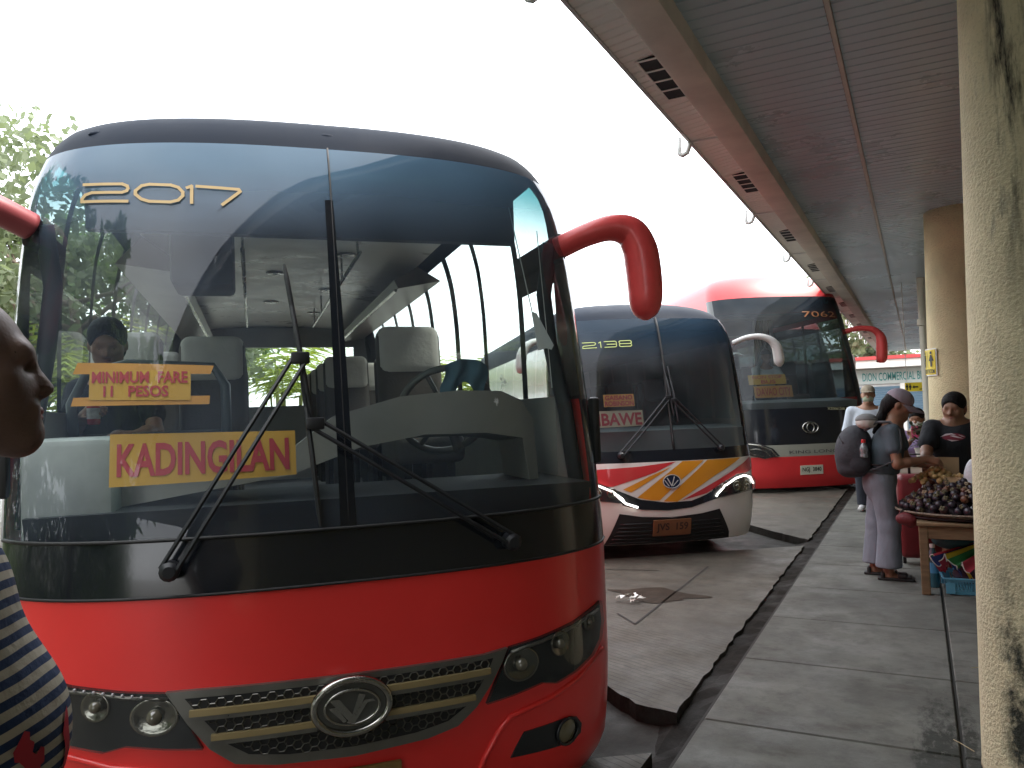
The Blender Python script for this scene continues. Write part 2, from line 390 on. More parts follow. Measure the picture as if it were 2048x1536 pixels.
def slab(poly, z0=-.15, z1=0.0, jag=.009, seed=1):
    rnd = random.Random(seed); out = []
    for i, p in enumerate(poly):
        q = poly[(i + 1) % len(poly)]; L = math.hypot(q[0] - p[0], q[1] - p[1]); k = max(1, min(60, int(L / .07))) if L < 8 else 1
        nx, ny = -(q[1] - p[1]) / L, (q[0] - p[0]) / L
        for j in range(k):
            e = rnd.uniform(-jag, jag) * (1 if j else .3); out.append((p[0] + (q[0] - p[0]) * j / k + nx * e, p[1] + (q[1] - p[1]) * j / k + ny * e))
    mb = MB(); n = len(out)
    tris, f, _ = cdt(out, 5.0)
    mb.add([(x, y, z1) for x, y in tris], f); mb.add([(x, y, z1) for x, y in out] + [(x + 0, y + 0, z0) for x, y in out], [(i, (i + 1) % n, n + (i + 1) % n, n + i) for i in range(n)])
    return mb
def apron_slab(mb):
    n = sum(1 for f in mb.f if all(abs(mb.v[i][2]) < 1e-6 for i in f)); o = struct('apron', mb, [M_apron, M_bay])
    o.data.polygons.foreach_set('material_index', [0] * n + [1] * (len(o.data.polygons) - n)); return o
apron_slab(slab([(-1.085, 3.66), (-1.085, 8.36), (-2.75, 7.12), (-9.5, 13.0), (-13, 13.0), (-1.62, 3.98), (-1.30, 3.70)]))
apron_slab(slab([(-1.085, 8.72), (-1.085, 13.9), (-1.9, 13.3), (-9.0, 24.0), (-13, 24), (-8, 17.6), (-1.60, 9.3)], seed=2))
apron_slab(slab([(-1.085, 14.5), (-1.085, 44), (-14, 44), (-9, 27)], seed=3))
apron_slab(slab([(-1.085, -9), (-1.06, 3.20), (-1.27, 3.05), (-2.2, 1.9), (-13, 9), (-13, -9)], seed=4))
for a, b in (((-1.955, 5.26), (-1.75, 5.04)), ((-1.75, 5.04), (-1.74, 7.05)), ((-2.85, 6.62), (-2.1, 6.75))):
    d = Vector((b[0] - a[0], b[1] - a[1], 0)); nn = Vector((-d.y, d.x, 0)).normalized() * .008
    j = MB(); A = Vector((*a, .004)); B_ = Vector((*b, .004)); j.rect(A - nn, B_ - nn, B_ + nn, A + nn); struct('slab_joint', j, M_joint)
# wet earth stain where something was spilled
pts = [(-1.86 + .33 * math.cos(t) * (1 + .25 * math.sin(3 * t) + .15 * math.sin(7 * t)), 5.87 + .2 * math.sin(t) * (1 + .3 * math.sin(4 * t + 1))) for t in np.linspace(0, 2 * math.pi, 48)[:-1]]
st = MB(); st.add([(x, y, .004) for x, y in pts], [tuple(range(len(pts)))]); struct('apron_stain', st, concrete('stain_earth', (.050, .038, .028), (.03, .022, .016)))

# raised walkway: cast slabs with open joints on a dark bed, a drain slot along the columns
wk = MB()
js = [-10.0] + [round(3.64 + .955 * k, 3) for k in range(-8, 38)] + [42.0]
for a, b in zip(js[:-1], js[1:]):
    wk.bbox((-.95 , a + .005, -.15), (.085, b - .005, 0), .006, seg=1)
for a, b in zip(js[:-1], js[1:]):
    wk.bbox((.101, a + .005, -.15), (4.6, b - .005, 0), .006, seg=1)
struct('walkway', wk, M_walk)
bd = MB(); bd.rect((-.97, -10, -.016), (4.6, -10, -.016), (4.6, 42, -.016), (-.97, 42, -.016)); struct('walkway_bed', bd, mat('bed_dark', (.03, .028, .024), .9))
rnd = random.Random(3); gt = MB(); ys = np.arange(-9, 44, .12)
vs = [];  fs = []
for i, y in enumerate(ys):
    for k, x in enumerate((-1.35, -1.1, -1.03, -.955)): vs.append((x, y, -.022 + rnd.uniform(-.009, .009) - (.10 if k == 0 else 0) - max(0, min(.06, (4.0 - y) * .1))))
for i in range(len(ys) - 1):
    for k in range(3): fs.append((i * 4 + k, i * 4 + k + 1, i * 4 + k + 5, i * 4 + k + 4))
gt.add(vs, fs); struct('gutter', gt, M_dirt)

# ---------------------------------------------------------------- terminal building: canopy, soffit, added unseen upper storey
def planks(mb, x0, x1, y0, y1, z, w=.1, slope=0.0, gap=.009, dep=.014):
    y = y0
    while y < y1:
        e = min(y + w, y1)
        v = [(x0, y, z + slope), (x1, y, z), (x1, y + gap, z), (x0, y + gap, z + slope)]
        mb.add([(x0, y, z + slope + dep), (x1, y, z + dep), (x1, y + gap, z), (x0, y + gap, z + slope), (x1, e - gap, z), (x0, e - gap, z + slope), (x1, e, z + dep), (x0, e, z + slope + dep)],
               [(0, 1, 2, 3), (3, 2, 4, 5), (5, 4, 6, 7)])
        y = e
    return mb
M_ceil = mat('ceiling_panels', (.44, .54, .61), rough=.30, spec=.5, var=.07, vscale=1.4, rvar=.08, bump=.12, bscale=2.5)
M_soff = mat('soffit_panels', (.88, .86, .80), rough=.5, var=.08, vscale=1.2)
M_beam = mat('beam_paint', (.63, .56, .49), rough=.6, var=.18, vscale=3)
M_trim = mat('trim_paint', (.55, .52, .47), rough=.5, var=.1)
M_white = mat('white_paint', (.72, .72, .70), rough=.45, var=.06)
YE = 34.0
T = thing('terminal_building', 'cream bus terminal with long panelled canopy over the concrete walkway', 'building', (0, 0, 0))
c = MB(); planks(c, -.9, -.30, -9, YE, 3.30); planks(c, -.27, 4.4, -9, YE, 3.306); build('ceiling', c, M_ceil, T)
c = MB(); c.box((-.297, -9, 3.294), (-.273, YE, 3.31)); build('ceiling_seam', c, M_trim, T)
c = MB(); planks(c, -1.318, -1.08, -9, YE, 3.33, slope=-.03, w=.075); build('soffit', c, M_soff, T)
c = MB(); c.bbox((-1.08, -9, 3.19), (-.90, YE, 3.42), .012); build('beam', c, M_beam, T, smooth=30)
c = MB(); c.box((-1.336, -9, 3.288), (-1.318, YE, 3.42)); build('eave_gutter', c, mat('gutter_metal', (.5, .48, .46), .4, metal=.3, var=.15), T)
c = MB(); c.add([(-1.38, -9, 3.421), (4.5, -9, 4.1), (4.5, YE, 4.1), (-1.38, YE, 3.421), (4.5, -9, 3.42), (4.5, YE, 3.42)], [(0, 1, 2, 3), (1, 4, 5, 2), (0, 4, 1), (3, 2, 5)]); build('roof', c, mat('roof_sheet', (.35, .16, .12), .5, var=.1), T)
c = MB(); c.box((.55, -9, 3.45), (4.45, YE - .2, 7.0)); build('added_storey', c, mat('added_storey_wall', (.6, .55, .4), .8, var=.1), T)  # unseen storey, added to shade the bus fronts and apron
c = MB(); c.box((4.5, -9, -.1), (4.7, YE, 3.42)); build('added_back_wall', c, mat('added_wall_paint', (.42, .36, .22), .8, var=.15), T)  # unseen wall, added to block light from the right and darken reflections
for k in range(13):
    y = 4.0 + 2.42 * (k - 3)
    v = thing('vent', None, None); v.parent = T
    a = MB(); a.box((-1.245, y, 3.303), (-1.135, y + .6, 3.318)); build('opening', a, mat('vent_dark', (.012, .013, .016), .7), v)
    a = MB()
    for q in range(5): a.box((-1.25, y - .008 + .15 * q, 3.298), (-1.13, y + .008 + .15 * q, 3.302))
    a.box((-1.258, y - .01, 3.297), (-1.246, y + .61, 3.303)); a.box((-1.134, y - .01, 3.297), (-1.122, y + .61, 3.303))
    build('frame', a, M_soff, v)
for k in range(13):
    y = 5.4 + 2.42 * (k - 3)
    a = MB(); a.tube([(-1.405, y, 3.34), (-1.405, y, 3.245), (-1.40, y, 3.22), (-1.38, y, 3.212), (-1.35, y, 3.225), (-1.335, y, 3.26), (-1.325, y, 3.30)], .017, 10); a.box((-1.33, y - .006, 3.288), (-1.08, y + .006, 3.300)); build('drain_elbow', a, M_white, T, smooth=True)

# ---------------------------------------------------------------- columns
def plaster(name, col, stains=()):
    m = mat(name, col, rough=.85); n = m.node_tree.nodes; l = m.node_tree.links; p = n['Principled BSDF']
    t = n.new('ShaderNodeTexCoord'); o = t.outputs['Object']
    def noise(sc, det=5, st=None, ro=.55):
        z = n.new('ShaderNodeTexNoise'); z.inputs['Scale'].default_value = sc; z.inputs['Detail'].default_value = det; z.inputs['Roughness'].default_value = ro
        if st: mp = n.new('ShaderNodeMapping'); mp.inputs['Scale'].default_value = st; l.new(o, mp.inputs['Vector']); l.new(mp.outputs['Vector'], z.inputs['Vector'])
        else: l.new(o, z.inputs['Vector'])
        return z.outputs['Fac']
    def rng(x, a, b, c, d):
        r = n.new('ShaderNodeMapRange'); r.inputs['From Min'].default_value = a; r.inputs['From Max'].default_value = b; r.inputs['To Min'].default_value = c; r.inputs['To Max'].default_value = d; l.new(x, r.inputs['Value']); return r.outputs['Result']
    def mul(a, b):
        x = n.new('ShaderNodeMath'); x.operation = 'MULTIPLY'; l.new(a, x.inputs[0]); l.new(b, x.inputs[1]); return x.outputs[0]
    def mixc(f, a, b):
        x = n.new('ShaderNodeMix'); x.data_type = 'RGBA'; l.new(f, x.inputs['Factor'])
        for k, v in (('A', a), ('B', b)):
            if isinstance(v, tuple): x.inputs[k].default_value = (*v, 1)
            else: l.new(v, x.inputs[k])
        return x.outputs['Result']
    c = mixc(rng(noise(2.5), .35, .65, 0, 1), tuple(x * 1.08 for x in col), tuple(x * .88 for x in col))
    grit = noise(75, 3)
    c = mixc(rng(grit, .56, .72, 0, .45), c, tuple(x * .55 for x in col))
    s = n.new('ShaderNodeSeparateXYZ'); l.new(o, s.inputs[0])
    for (x0, x1, z0, z1, cc, sc, st, th) in stains:
        fx = mul(rng(s.outputs['X'], x0 - .02, x0 + .02, 0, 1), rng(s.outputs['X'], x1 - .02, x1 + .02, 1, 0)); fz = mul(rng(s.outputs['Z'], z0, z0 + .7, 0, 1), rng(s.outputs['Z'], z1 - .5, z1, 1, 0))
        fy = rng(s.outputs['Y'], -.05, .0, 1, 0)
        f = mul(mul(mul(fx, fz), fy), rng(noise(sc, 7, st, .7), th - .02, th + .12, 0, 1)); c = mixc(f, c, cc)
    l.new(c, p.inputs['Base Color'])
    b = n.new('ShaderNodeBump'); b.inputs['Strength'].default_value = .9; b.inputs['Distance'].default_value = .012; l.new(grit, b.inputs['Height']); l.new(b.outputs['Normal'], p.inputs['Normal'])
    return m
M_col1 = plaster('plaster_stained', (.70, .62, .41), stains=((-.15, -.045, 1.7, 3.9, (.012, .012, .012), 9, (1.6, 1, .22), .5), (-.19, -.10, 1.2, 3.6, (.2, .19, .15), 10, (1.5, 1, .25), .55), (-.22, .0, -.7, 1.0, (.035, .04, .03), 7, (1, 1, .7), .5)))
M_col = plaster('plaster_cream', (.72, .62, .38), stains=((-.1, .1, .2, 2.0, (.3, .25, .15), 5, (1, 1, .4), .6),))
def column(x, y, rb_, rt, m, label, extra=None):
    pr = [(rb_ + .002, 0.0)] + [(rb_ + (rt - rb_) * (z / 3.3) ** 1.05, z) for z in np.linspace(.02, 3.306, 14)]
    a = MB(); a.lathe(pr, 64)
    o = build('column', a, m, None, True); o.location = (x, y, 0)
    return tag(o, label, 'column', 'columns along the walkway')
column(.451, 3.60, .296, .227, M_col1, 'nearest rough cream column streaked with black mould at right edge')
column(.44, 8.95, .37, .298, M_col, 'smooth cream column with yellow restroom sign behind the vendor')
column(.42, 14.6, .33, .28, M_col, 'far cream column beside the pale downpipe')
column(.42, 20.2, .33, .28, M_col, 'farthest cream column in the row, mostly hidden')
column(.47, -1.5, .31, .24, M_col, 'cream column behind the viewpoint')
a = MB(); a.lathe([(.062, 0), (.062, 2.55), (.085, 2.56), (.085, 2.66), (.062, 2.67), (.062, 3.3)], 20); o = build('downpipe', a, mat('downpipe_paint', (.66, .62, .52), .5, var=.06), None, 40); o.location = (.135, 13.6, 0)
tag(o, 'pale vertical downpipe beside the far cream column', 'downpipe')

# ---------------------------------------------------------------- restroom signs
M_yel = mat('sign_yellow', (.75, .58, .03), .4, var=.05); M_blk = mat('sign_black', (.01, .01, .01), .5); M_wb = mat('sign_white', (.8, .8, .78), .45)
def cyl_fn(cx, cy, r, ang0):
    def f(x, y, off=0.0):
        t = ang0 + x / r; return (cx + (r + off) * math.cos(t), cy + (r + off) * math.sin(t), y)
    return f
def person_icon(mb, fn, cx, cy, h, skirt, off):
    n = 12; mb.add([fn(cx + .1 * h * math.cos(2 * math.pi * k / n), cy + .42 * h + .1 * h * math.sin(2 * math.pi * k / n), off) for k in range(n)], [tuple(range(n))])
    if skirt: P = [(-.08, .28), (.08, .28), (.26, -.12), (.1, -.12), (.08, -.5), (-.08, -.5), (-.1, -.12), (-.26, -.12)]
    else: P = [(-.18, .28), (.18, .28), (.18, -.08), (.11, -.08), (.1, -.5), (-.1, -.5), (-.11, -.08), (-.18, -.08)]
    mb.add([fn(cx + p[0] * h, cy + p[1] * h, off) for p in P], [tuple(range(len(P)))])
fn = cyl_fn(.44, 8.95, .342, R_(-174))
sg = thing('restroom_sign', 'yellow sign with black figures and white border on the cream column', 'sign', (0, 0, 0))
patch('border', [(-.08, 1.66), (.22, 1.66), (.22, 1.93), (-.08, 1.93)], fn, M_wb, sg, .006, .04, .004)
patch('panel', [(-.067, 1.672), (.207, 1.672), (.207, 1.918), (-.067, 1.918)], fn, M_yel, sg, .010, .04, .003)
ic = MB(); person_icon(ic, fn, .01, 1.825, .15, False, .014); person_icon(ic, fn, .150, 1.825, .15, True, .014); ic.add([fn(.078, 1.735, .014), fn(.084, 1.735, .014), fn(.084, 1.905, .014), fn(.078, 1.905, .014)], [(0, 1, 2, 3)]); build('figures', ic, M_blk, sg)
text_on('lettering', 'COMFORT ROOM', lambda x, y: fn(x, y, .014), -.055, .195, 1.683, 1.727, M_blk, sg, bold=.02)
sg = thing('direction_sign', 'small yellow hanging sign with black arrow and restroom figures', 'sign', (-.04, 14.0, 1.62))
a = MB(); a.box((-.13, -.01, -.07), (.16, .01, .07)); build('panel', a, M_yel, sg)
f2 = lambda x, y, off=0: (x, -.012 - off, y)
a = MB(); person_icon(a, f2, -.1, .005, .1, False, .001); person_icon(a, f2, -.055, .005, .1, True, .001)
a.add([f2(p[0], p[1], .001) for p in ((-.025, .0), (.005, .03), (.005, .012), (.06, .012), (.06, -.012), (.005, -.012), (.005, -.03))], [tuple(range(7))])
a.add([f2(p[0], p[1], .001) for p in ((.075, -.03), (.125, -.03), (.125, -.045), (.075, -.045))], [(0, 1, 2, 3)]); person_icon(a, f2, .142, .005, .1, False, .001); build('figures', a, M_blk, sg)
a = MB(); a.tube([(-.1, 0, .07), (-.1, 0, 1.68)], .006, 6); a.tube([(.13, 0, .07), (.13, 0, 1.68)], .006, 6); build('hanger', a, M_trim, sg)

# ---------------------------------------------------------------- commercial block across the yard
CB = thing('commercial_building', 'low commercial block with blue grey shutters and green lettering across the yard', 'building', (0, 0, 0))
Y0 = 38.5
a = MB(); a.box((-9, Y0, -.15), (6, Y0 + 6, 3.1)); build('wall', a, mat('block_wall', (.5, .5, .48), .8, var=.08), CB)
a = MB(); a.box((-9.3, Y0 - .9, 2.82), (6.3, Y0 + .02, 3.16)); build('eave', a, mat('block_white', (.75, .74, .70), .6, var=.05), CB)
a = MB(); a.box((-9.4, Y0 - 1.0, 3.165), (6.4, Y0 + 6.3, 3.32)); build('roof_edge', a, mat('block_red', (.5, .06, .06), .55, var=.1), CB)
a = MB(); a.box((-9, Y0 - .08, 2.12), (6, Y0 - .003, 2.76)); build('sign_band', a, mat('block_band', (.42, .47, .45), .6, var=.06), CB)
text_on('lettering', 'DION COMMERCIAL BLDG', lambda x, y: (x, Y0 - .085, y), -2.15, .6, 2.25, 2.62, mat('letter_teal', (.03, .20, .19), .5), CB, bold=.012)
for k in range(7):
    x = -8.6 + 2.05 * k; a = MB()
    for q in range(20): a.bbox((x, Y0 - .05 - .012 * (q % 2), -.1 + .105 * q), (x + 1.78, Y0 - .004, .0 + .105 * q), .008, seg=1)
    build('shutter', a, mat('shutter_blue', (.10, .17, .23), .5, var=.1), CB)
    a = MB(); a.box((x + 1.8, Y0 - .13, -.15), (x + 2.0, Y0 - .004, 2.115)); build('pilaster', a, mat('block_white', ()), CB)

# ---------------------------------------------------------------- trees
def leafmat(name, col, tcol):
    m = mat(name, col, .55, var=.45, vscale=1.6); n = m.node_tree.nodes; l = m.node_tree.links
    p = n['Principled BSDF']; o = n['Material Output']; t = n.new('ShaderNodeBsdfTranslucent'); t.inputs['Color'].default_value = (*tcol, 1)
    x = n.new('ShaderNodeMixShader'); x.inputs[0].default_value = .4; l.new(p.outputs[0], x.inputs[1]); l.new(t.outputs[0], x.inputs[2]); l.new(x.outputs[0], o.inputs['Surface'])
    return m
M_leaf = leafmat('leaf_green', (.10, .17, .045), (.22, .34, .07)); M_leaf2 = leafmat('leaf_pale', (.125, .155, .085), (.20, .25, .12)); M_bark = mat('bark', (.13, .10, .075), .9, bump=.5, bscale=30, var=.3)
M_palm = leafmat('palm_leaf', (.20, .27, .04), (.50, .58, .06))
def tree(x, y, h, cr, n, label, ml, lw=.13, seed=0, trunk=.16, clumps=42, group='trees around the yard'):
    rnd = random.Random(seed); t = thing('tree', label, 'tree', (x, y, -.15), 0, group)
    a = MB(); top = h * .55
    a.tube([(0, 0, 0), (rnd.uniform(-.1, .1), .05, top * .4), (rnd.uniform(-.2, .2), .1, top * .75), (.1, 0, top)], [trunk, trunk * .8, trunk * .62, trunk * .45], 10)
    cl = []
    for k in range(clumps):
        u = rnd.uniform(-1, 1); th = rnd.uniform(0, 6.283); rr = rnd.uniform(.35, 1) ** .6; s = math.sqrt(1 - u * u)
        c = Vector((cr * rr * s * math.cos(th), cr * rr * s * math.sin(th), h * .62 + h * .36 * rr * u)); cl.append((c, rnd.uniform(.16, .34) * cr))
        if k % 4 == 0:
            b0 = Vector((0, 0, top * rnd.uniform(.5, .98))); mid = b0.lerp(c, .5) + Vector((0, 0, -.15)); a.tube([b0, mid, c], [trunk * .4, trunk * .22, trunk * .08], 6)
    build('trunk', a, M_bark, t, smooth=True)
    vs = np.zeros((n * 4, 3)); 
    rs = np.random.default_rng(seed)
    for i in range(n):
        c, r = cl[i % len(cl)]; d = rs.normal(size=3); d /= np.linalg.norm(d); p = np.array(c) + d * r * rs.uniform(.3, 1.05) * np.array([1, 1, .75])
        ax = rs.normal(size=3); ax[2] -= .5; ax /= np.linalg.norm(ax); bx = np.cross(ax, rs.normal(size=3)); bx /= np.linalg.norm(bx); L = lw * rs.uniform(.7, 1.4)
        vs[i * 4:i * 4 + 4] = p, p + ax * L * .5 + bx * L * .28, p + ax * L, p + ax * L * .5 - bx * L * .28
    me = bpy.data.meshes.new('crown'); me.from_pydata(vs.tolist(), [], [(4 * i, 4 * i + 1, 4 * i + 2, 4 * i + 3) for i in range(n)]); new_obj('crown', me, ml, t)
    return t
tree(-14.6, 9.5, 7.5, 3.9, 17000, 'tall pale broadleaf tree at left behind the near bus', M_leaf2, .2, 1)
tree(-17.5, 13.2, 6.8, 3.4, 8000, 'bushy green tree right of the tall pale one', M_leaf, .2, 2)
tree(-13.6, 5.2, 4.6, 1.9, 5000, 'low dense tree below the tall crown at left edge', M_leaf, .16, 3)
tree(-3.6, 47.5, 8.6, 3.8, 9000, 'leafy tree rising behind the commercial block', M_leaf2, .3, 4)
tree(-13.5, 46.0, 6.0, 3.2, 5000, 'green tree hidden behind the parked buses', M_leaf, .3, 5)
for k, (x, y, h, cr) in enumerate(((-5.5, -7.5, 9.5, 3.8), (-9.5, -4.5, 10.0, 4.2), (-2.8, -12.5, 10.0, 4.2), (-13.5, -.5, 9.0, 3.6))):  # unseen trees, added to darken the sky reflection in the near windshield
    tree(x, y, h, cr, 6500, ['big added tree, unseen behind the viewpoint', 'broad added tree, unseen left of the viewpoint', 'tall added tree, unseen far behind the viewpoint', 'outermost added tree, unseen at the left yard edge'][k], M_leaf, .55, 20 + k, .2, 44, 'unseen trees added behind the viewpoint')
hg = thing('unseen_hedge', 'long dense hedge added behind the viewpoint to darken reflections', 'unseen_hedge', (-9.5, -3.5, -.15), R_(-52))  # unseen greenery, added to darken reflections low on the near bus front
rs = np.random.default_rng(5); n = 12000; c_ = rs.uniform((-8, -.7, .0), (14, .7, 2.9), (n, 3)); d_ = rs.normal(size=(n, 3)); d_ /= np.linalg.norm(d_, axis=1)[:, None]; e_ = np.cross(d_, rs.normal(size=(n, 3))); e_ /= np.linalg.norm(e_, axis=1)[:, None]
vv = np.stack([c_, c_ + d_ * .14 + e_ * .09, c_ + d_ * .28, c_ + d_ * .14 - e_ * .09], 1).reshape(-1, 3); me = bpy.data.meshes.new('leaves'); me.from_pydata(vv.tolist(), [], [(4 * i, 4 * i + 1, 4 * i + 2, 4 * i + 3) for i in range(n)]); new_obj('leaves', me, M_leaf, hg)
a = MB()
for k in range(19): a.tube([(-7.5 + 1.15 * k, 0, 0), (-7.4 + 1.15 * k, .1, 2.4)], [.05, .02], 6)
build('stems', a, M_bark, hg)
def palm_bush(x, y, h, label, seed):
    rnd = random.Random(seed); t = thing('palm_clump', label, 'palm', (x, y, -.15), rnd.random() * 6, 'yellow palm clumps along the yard edge')
    a = MB(); lv = MB()
    for k in range(9):
        bx, by = rnd.gauss(0, .28), rnd.gauss(0, .28); hh = h * rnd.uniform(.45, .75); a.tube([(bx, by, 0), (bx * 1.2, by * 1.2, hh)], [.04, .025], 6)
        for q in range(7):
            th = rnd.random() * 6.283; L = rnd.uniform(.8, 1.35) * h * .42; el = rnd.uniform(.5, 1.25); p0 = Vector((bx * 1.2, by * 1.2, hh)); prev = p0
            for s in range(9):
                u = (s + 1) / 9; e = el - u * 1.35; p = prev + Vector((math.cos(th) * math.cos(e), math.sin(th) * math.cos(e), math.sin(e))) * L / 9
                sd_ = Vector((-math.sin(th), math.cos(th), 0)); ll = .34 * L * math.sin(math.pi * (.15 + .8 * u))
                for sg_ in (-1, 1):
                    tip = p + sd_ * sg_ * ll * .7 + Vector((math.cos(th), math.sin(th), 0)) * ll * .5 + Vector((0, 0, -ll * .35)); w = (p - prev) * .35
                    lv.add([prev, prev + w, tip], [(0, 1, 2)])
                prev = p
    build('stems', a, mat('palm_stem', (.3, .33, .12), .6), t, smooth=True); build('fronds', lv, M_palm, t)
for k, (x, y, h) in enumerate(((-13.2, 17.5, 4.2), (-14.6, 15.4, 4.6), (-12.0, 19.6, 4.0), (-16.0, 13.4, 4.4), (-11.0, 21.5, 3.8), (-13.0, 8.5, 3.8))):
    palm_bush(x, y, h, ['palm clump seen through the middle side windows of the near bus', 'tall palm clump beside the low yard wall', 'palm clump nearest the white parked bus', 'palm clump under the bushy green tree', 'small palm clump at the far end of the yard wall', 'palm clump showing between left tree and near bus'][k], k)
yw = thing('yard_wall', 'long low pale wall with rail in front of the palms', 'wall', (0, 0, 0))
d = Vector((-10.0, 20.6, 0)) - Vector((-15.5, 11.2, 0)); L = d.length; ang = math.atan2(d.y, d.x)
a = MB(); a.box((0, -.08, -.15), (L, .08, .9), Matrix.Rotation(ang, 3, 'Z'), (-15.0, 11.0, 0)); build('panel', a, M_white, yw)
a = MB(); a.box((-.05, -.11, .9), (L + .05, .11, .98), Matrix.Rotation(ang, 3, 'Z'), (-15.0, 11.0, 0)); build('coping', a, M_trim, yw)
# ================================================================== buses
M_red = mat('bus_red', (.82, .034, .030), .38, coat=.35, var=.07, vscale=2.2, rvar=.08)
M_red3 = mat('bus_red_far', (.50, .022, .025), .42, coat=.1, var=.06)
M_mred = mat('mirror_red', (.78, .075, .075), .45, var=.12, vscale=9, coat=.2)
M_black = mat('bus_black', (.010, .012, .016), .16, coat=.25, spec=.4, rvar=.05, vscale=3)
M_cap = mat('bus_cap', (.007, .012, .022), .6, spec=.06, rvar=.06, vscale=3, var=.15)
M_silver = mat('bus_silver', (.46, .47, .47), .35, metal=.0, var=.06)
M_bwhite = mat('bus_white', (.62, .60, .56), .3, coat=.5, var=.05)
M_rub = mat('rubber', (.012, .012, .012), .6); M_tyre = mat('tyre', (.02, .02, .02), .85, bump=.3)
M_chrome = mat('chrome_worn', (.42, .41, .38), .22, metal=1.0, rvar=.1, vscale=8, var=.15); M_dkchrome = mat('chrome_dark', (.20, .195, .175), .35, metal=.75, rvar=.1, vscale=6, var=.2)
M_gold = mat('slat_paint', (.33, .25, .12), .4, metal=.3, var=.12)
M_wip = mat('wiper_black', (.012, .013, .016), .45)
M_lens = glass('lamp_lens', (.75, .76, .74), .03); M_refl = mat('lamp_reflector', (.30, .29, .26), .2, metal=1, bump=.25, bscale=14); M_lampd = mat('lamp_dark', (.02, .021, .023), .25)
M_led = mat('led_strip', (.8, .8, .8), .4, emis=(1, .98, .92), es=1.6)
M_int = mat('interior_grey', (.30, .295, .285), .6, var=.1); M_intd = mat('interior_dark', (.045, .047, .05), .7); M_ceilb = mat('bus_ceiling', (.62, .59, .55), .32, var=.14, vscale=3, bump=.3, bscale=5, rvar=.1)
M_seat = mat('seat_brown', (.10, .085, .075), .8, bump=.15, bscale=80, var=.15); M_cover = mat('seat_cover', (.62, .60, .57), .85, bump=.2, bscale=40, var=.1)
M_ws1 = glass('windshield_near', (.88, .92, .91), .06, haze_film=(.36, (.17, .30, .44)), band=(2.02, 2.42, (.10, .34, .36)), dust_haze_col=(.36, .46, .62), refl=.55)  # bluish diffuse layer carries lens haze painted into the glass, besides real grime
M_win = glass('side_glass', (.60, .66, .64), .10)
M_wsf = glass('windshield_far', (.50, .55, .56), .04, haze_film=(.16, (.08, .15, .24)), band=(1.75, 2.2, (.06, .13, .15)), refl=.32)
M_ws3 = glass('windshield_coach', (.38, .43, .43), .05, haze_film=(.07, (.10, .15, .20)), band=(2.7, 3.15, (.06, .10, .10)), refl=.32)
M_winf = glass('side_glass_dark', (.22, .26, .27), .04)

